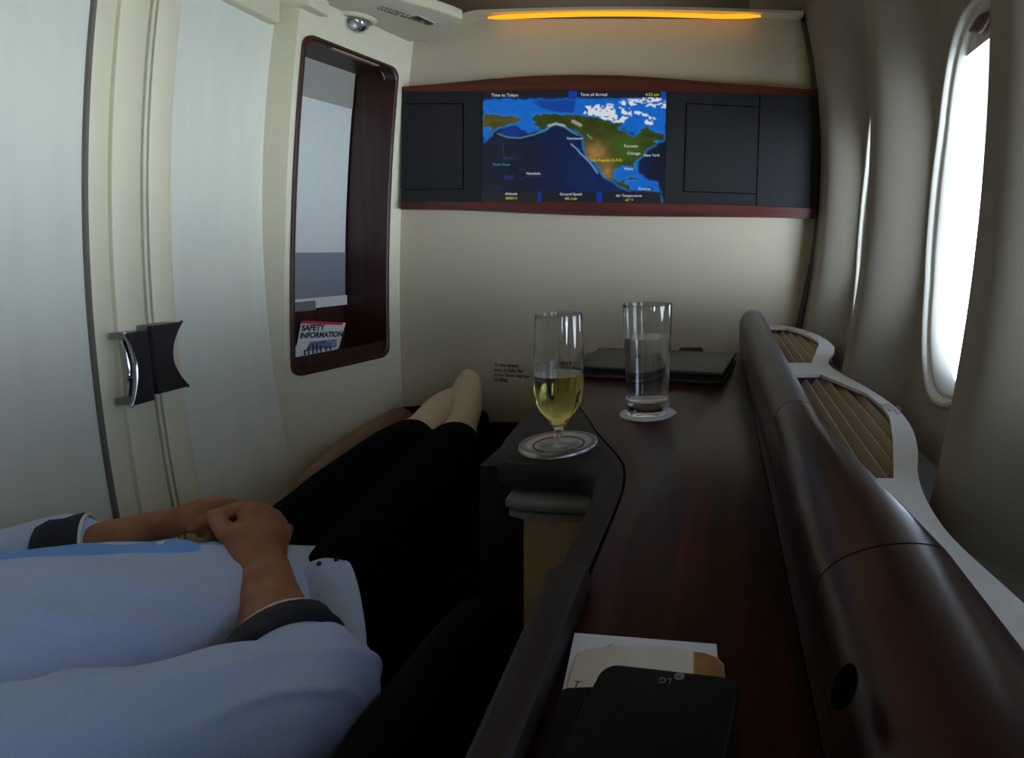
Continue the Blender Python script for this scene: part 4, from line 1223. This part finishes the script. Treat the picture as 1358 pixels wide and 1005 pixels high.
# hem flap hanging over the hip
rows = []
FK = 0.87
fp = [(P(396, 758, .86 * .94), P(452, 742, .905 * FK)), (P(405, 786, .83 * .94), P(465, 748, .90 * FK)), (P(418, 830, .79 * .94), P(477, 785, .865 * FK)), (P(430, 880, .75 * .93), P(486, 845, .81 * FK)), (P(440, 935, .71 * .92), P(487, 905, .765 * FK)), (P(450, 985, .68 * .91), P(482, 955, .73 * FK))]
fa, fb = catmull([a for a, b in fp], 5), catmull([b for a, b in fp], 5)
for a, b in zip(fa, fb):
    m_ = lerp(a, b, .5) + V(.004, 0, .010)
    a2 = a + V(-.02, .005, -.012)
    r_ = catmull([a2, a + V(0, 0, .006), m_, b], 4)
    rows.append(r_ + [p + V(0, 0, -.004) for p in reversed(r_)])
bm = bmesh.new(); grid(bm, rows, closed_u=True, cap=True)
hem = obj('hem_flap', bm, M['shirt'], shirt, True)
for px, py, Y in ((423, 760, .876 * FK), (446, 754, .892 * FK)):
    p = P(px, py, Y) + V(0, 0, .012)
    bm = bmesh.new(); ball(bm, p, .0028); obj('hem_stud', bm, M['cuff'], hem, True)
# rolled cuffs, navy with a pale edge
def cuff(E, W, t0, t1, r0, r1):
    d = (W - E).normalized()
    a, b = lerp(E, W, t0), lerp(E, W, t1)
    bm = bmesh.new()
    s = d.cross(V(0, 0, 1)).normalized(); u = s.cross(d)
    rows = []
    for q, r in ((0, r0 - .004), (0.0, r0), (.25, r0 + .002), (.6, r1 + .003), (.95, r1 + .001), (1.0, r1 - .003), (.9, r1 - .007)):
        c = lerp(a, b, q)
        rows.append([c + (s * math.cos(2 * PI * k / 32) + u * math.sin(2 * PI * k / 32)) * (r + .0015 * math.sin(3 * 2 * PI * k / 32)) for k in range(32)])
    grid(bm, rows, closed_u=True)
    c = obj('rolled_cuff', bm, M['cuff'], shirt, True); c['label'] = 'navy inner fabric of the rolled cuff'
    bm = bmesh.new()
    rows = []
    for da, rr in ((0, r1 - .001), (.003, r1 - .001), (.003, r1 - .005), (0, r1 - .005)):
        cc = b + d * da
        rows.append([cc + (s * math.cos(2 * PI * k / 32) + u * math.sin(2 * PI * k / 32)) * rr for k in range(32)])
    rows.append(rows[0]); grid(bm, rows, closed_u=True)
    obj('cuff_edge', bm, M['white2'], c, True)
cuff(ER, WR, .24, .42, .0565, .0505)
cuff(EL, WL, .46, .66, .050, .046)
# trousers and socks
bm = bmesh.new()
limb(bm, [hipc + V(-.02, -.06, 0), hipc + V(.01, .03, 0), hipc + V(.02, .10, .0)], [(.15, .075), (.158, .078), (.15, .075)], seg=28)
limb(bm, [HR, lerp(HR, KR, .5) + V(.01, 0, .0), KR, lerp(KR, AR, .2), lerp(KR, AR, .42)], [.090, .085, .072, .066, .060], seg=24)
limb(bm, [HL, lerp(HL, KL, .5), KL, lerp(KL, AL, .25), lerp(KL, AL, .48)], [.092, .085, .072, .066, .058], seg=24)
me = fuse(bm, 0.006, 6, fn=lambda co, n: .003 * noise.noise(co * 12))
link_mesh('trousers', me, M['trouser'], person, True)
def sock(pts, rs, up):
    bm = bmesh.new(); limb(bm, pts, rs, n=8, seg=24, up=up)
    me = fuse(bm, 0.003, 3, fn=lambda co, n: .0008 * noise.noise(co * 40))
    return link_mesh('sock', me, M['sock'], person, True)
sock([lerp(KR, AR, .30), lerp(KR, AR, .6), AR + V(0, -.01, 0), P(616, 545, 1.60), P(618, 522, 1.67), P(620, 506, 1.71), P(620, 496, 1.735)], [.055, .0505, .042, (.043, .040), (.041, .030), (.036, .022), (.022, .015)], (0, -.6, .8))
sock([lerp(KL, AL, .34), lerp(KL, AL, .62), AL + V(0, -.01, 0), P(583, 543, 1.57), P(592, 532, 1.64), P(597, 525, 1.69), P(600, 521, 1.72)], [.055, .0505, .042, (.041, .038), (.036, .030), (.028, .022), (.018, .014)], (0, -.6, .8))

# ------------------------------------------------------------------ light
w = bpy.data.worlds.new('sky'); SC.world = w; w.use_nodes = True
nt = w.node_tree; bg = nt.nodes['Background']
tcw = nt.nodes.new('ShaderNodeTexCoord'); sep = nt.nodes.new('ShaderNodeSeparateXYZ'); rp = nt.nodes.new('ShaderNodeValToRGB')
nt.links.new(tcw.outputs['Generated'], sep.inputs[0]); 
mr = nt.nodes.new('ShaderNodeMapRange'); mr.inputs['From Min'].default_value = -1; mr.inputs['From Max'].default_value = 1
nt.links.new(sep.outputs['Z'], mr.inputs['Value']); nt.links.new(mr.outputs[0], rp.inputs['Fac'])
cr = rp.color_ramp
cr.elements[0].position = 0.10; cr.elements[0].color = (0.14, 0.17, 0.20, 1)
cr.elements[1].position = 0.92; cr.elements[1].color = (0.03, 0.045, 0.08, 1)
for p_, c_ in ((0.30, (0.30, 0.36, 0.42, 1)), (0.40, (0.64, 0.77, 0.92, 1)), (0.49, (0.68, 0.82, 0.98, 1)), (0.56, (0.135, 0.18, 0.26, 1)), (0.68, (0.062, 0.076, 0.098, 1))):
    e = cr.elements.new(p_); e.color = c_
# the bright side of the sky lies behind the seat
mr2 = nt.nodes.new('ShaderNodeMapRange'); mr2.inputs['From Min'].default_value = -0.9; mr2.inputs['From Max'].default_value = 0.2
mr2.inputs['To Min'].default_value = 2.0; mr2.inputs['To Max'].default_value = 0.8
nt.links.new(sep.outputs['Y'], mr2.inputs['Value'])
mul = nt.nodes.new('ShaderNodeMath'); mul.operation = 'MULTIPLY'; mul.inputs[1].default_value = SKY
nt.links.new(mr2.outputs[0], mul.inputs[0]); nt.links.new(mul.outputs[0], bg.inputs['Strength'])
nt.links.new(rp.outputs[0], bg.inputs['Color'])
bg.inputs['Strength'].default_value = SKY

def area(name, loc, target, sx, sy, power, rgb, spread=180):
    L = bpy.data.lights.new(name, 'AREA'); L.shape = 'RECTANGLE'; L.size = sx; L.size_y = sy; L.energy = power
    L.color = rgb; L.spread = math.radians(spread)
    o = bpy.data.objects.new(name, L); COL.objects.link(o)
    o.location = loc
    o.rotation_euler = (Vector(target) - Vector(loc)).to_track_quat('-Z', 'Y').to_euler()
    return o
area('ceiling_lamp', (-0.60, 0.80, 2.13), (-0.60, 0.80, 0), 0.7, 1.4, L_CEIL, (1.0, 0.76, 0.30))
area('cove_led_lamp', (-0.28, 1.752, ztop - 0.012), (-0.28, 1.80, 1.2), 0.72, 0.008, 0.045, (1.0, 0.66, 0.2))
area('aisle_lamp', (-1.6, 1.2, 2.13), (-1.6, 1.2, 0), 0.5, 2.0, 1.0, (1.0, 0.88, 0.68))
area('ceiling_fill', (-0.6, 2.5, 1.70), (-0.6, 2.5, 2.2), 0.8, 0.8, 1.5, (1.0, 0.88, 0.72))  # added light, hidden behind the partition to brighten the ceiling

# ------------------------------------------------------------------ camera
cam = bpy.data.cameras.new('camera'); co = bpy.data.objects.new('camera', cam); COL.objects.link(co)
co.location = (0, 0, CZ); co.rotation_euler = (PI / 2, 0, 0)
cam.sensor_fit = 'HORIZONTAL'; cam.sensor_width = 36.0; cam.lens = 36.0 * F / 1358
cam.shift_x = -(VX - 679) / 1358; cam.shift_y = -(502.5 - VY) / 1358
cam.clip_start = 0.02; cam.clip_end = 100
SC.camera = co
SC.view_settings.view_transform = 'Standard'; SC.view_settings.look = 'None'
SC.view_settings.gamma = 1; SC.view_settings.use_curve_mapping = False
SC.view_settings.exposure = 0.0
SC.cycles.use_denoising = True
SC.cycles.max_bounces = 12; SC.cycles.transmission_bounces = 12; SC.cycles.transparent_max_bounces = 12
SC.cycles.caustics_refractive = True; SC.cycles.sample_clamp_indirect = 4.0
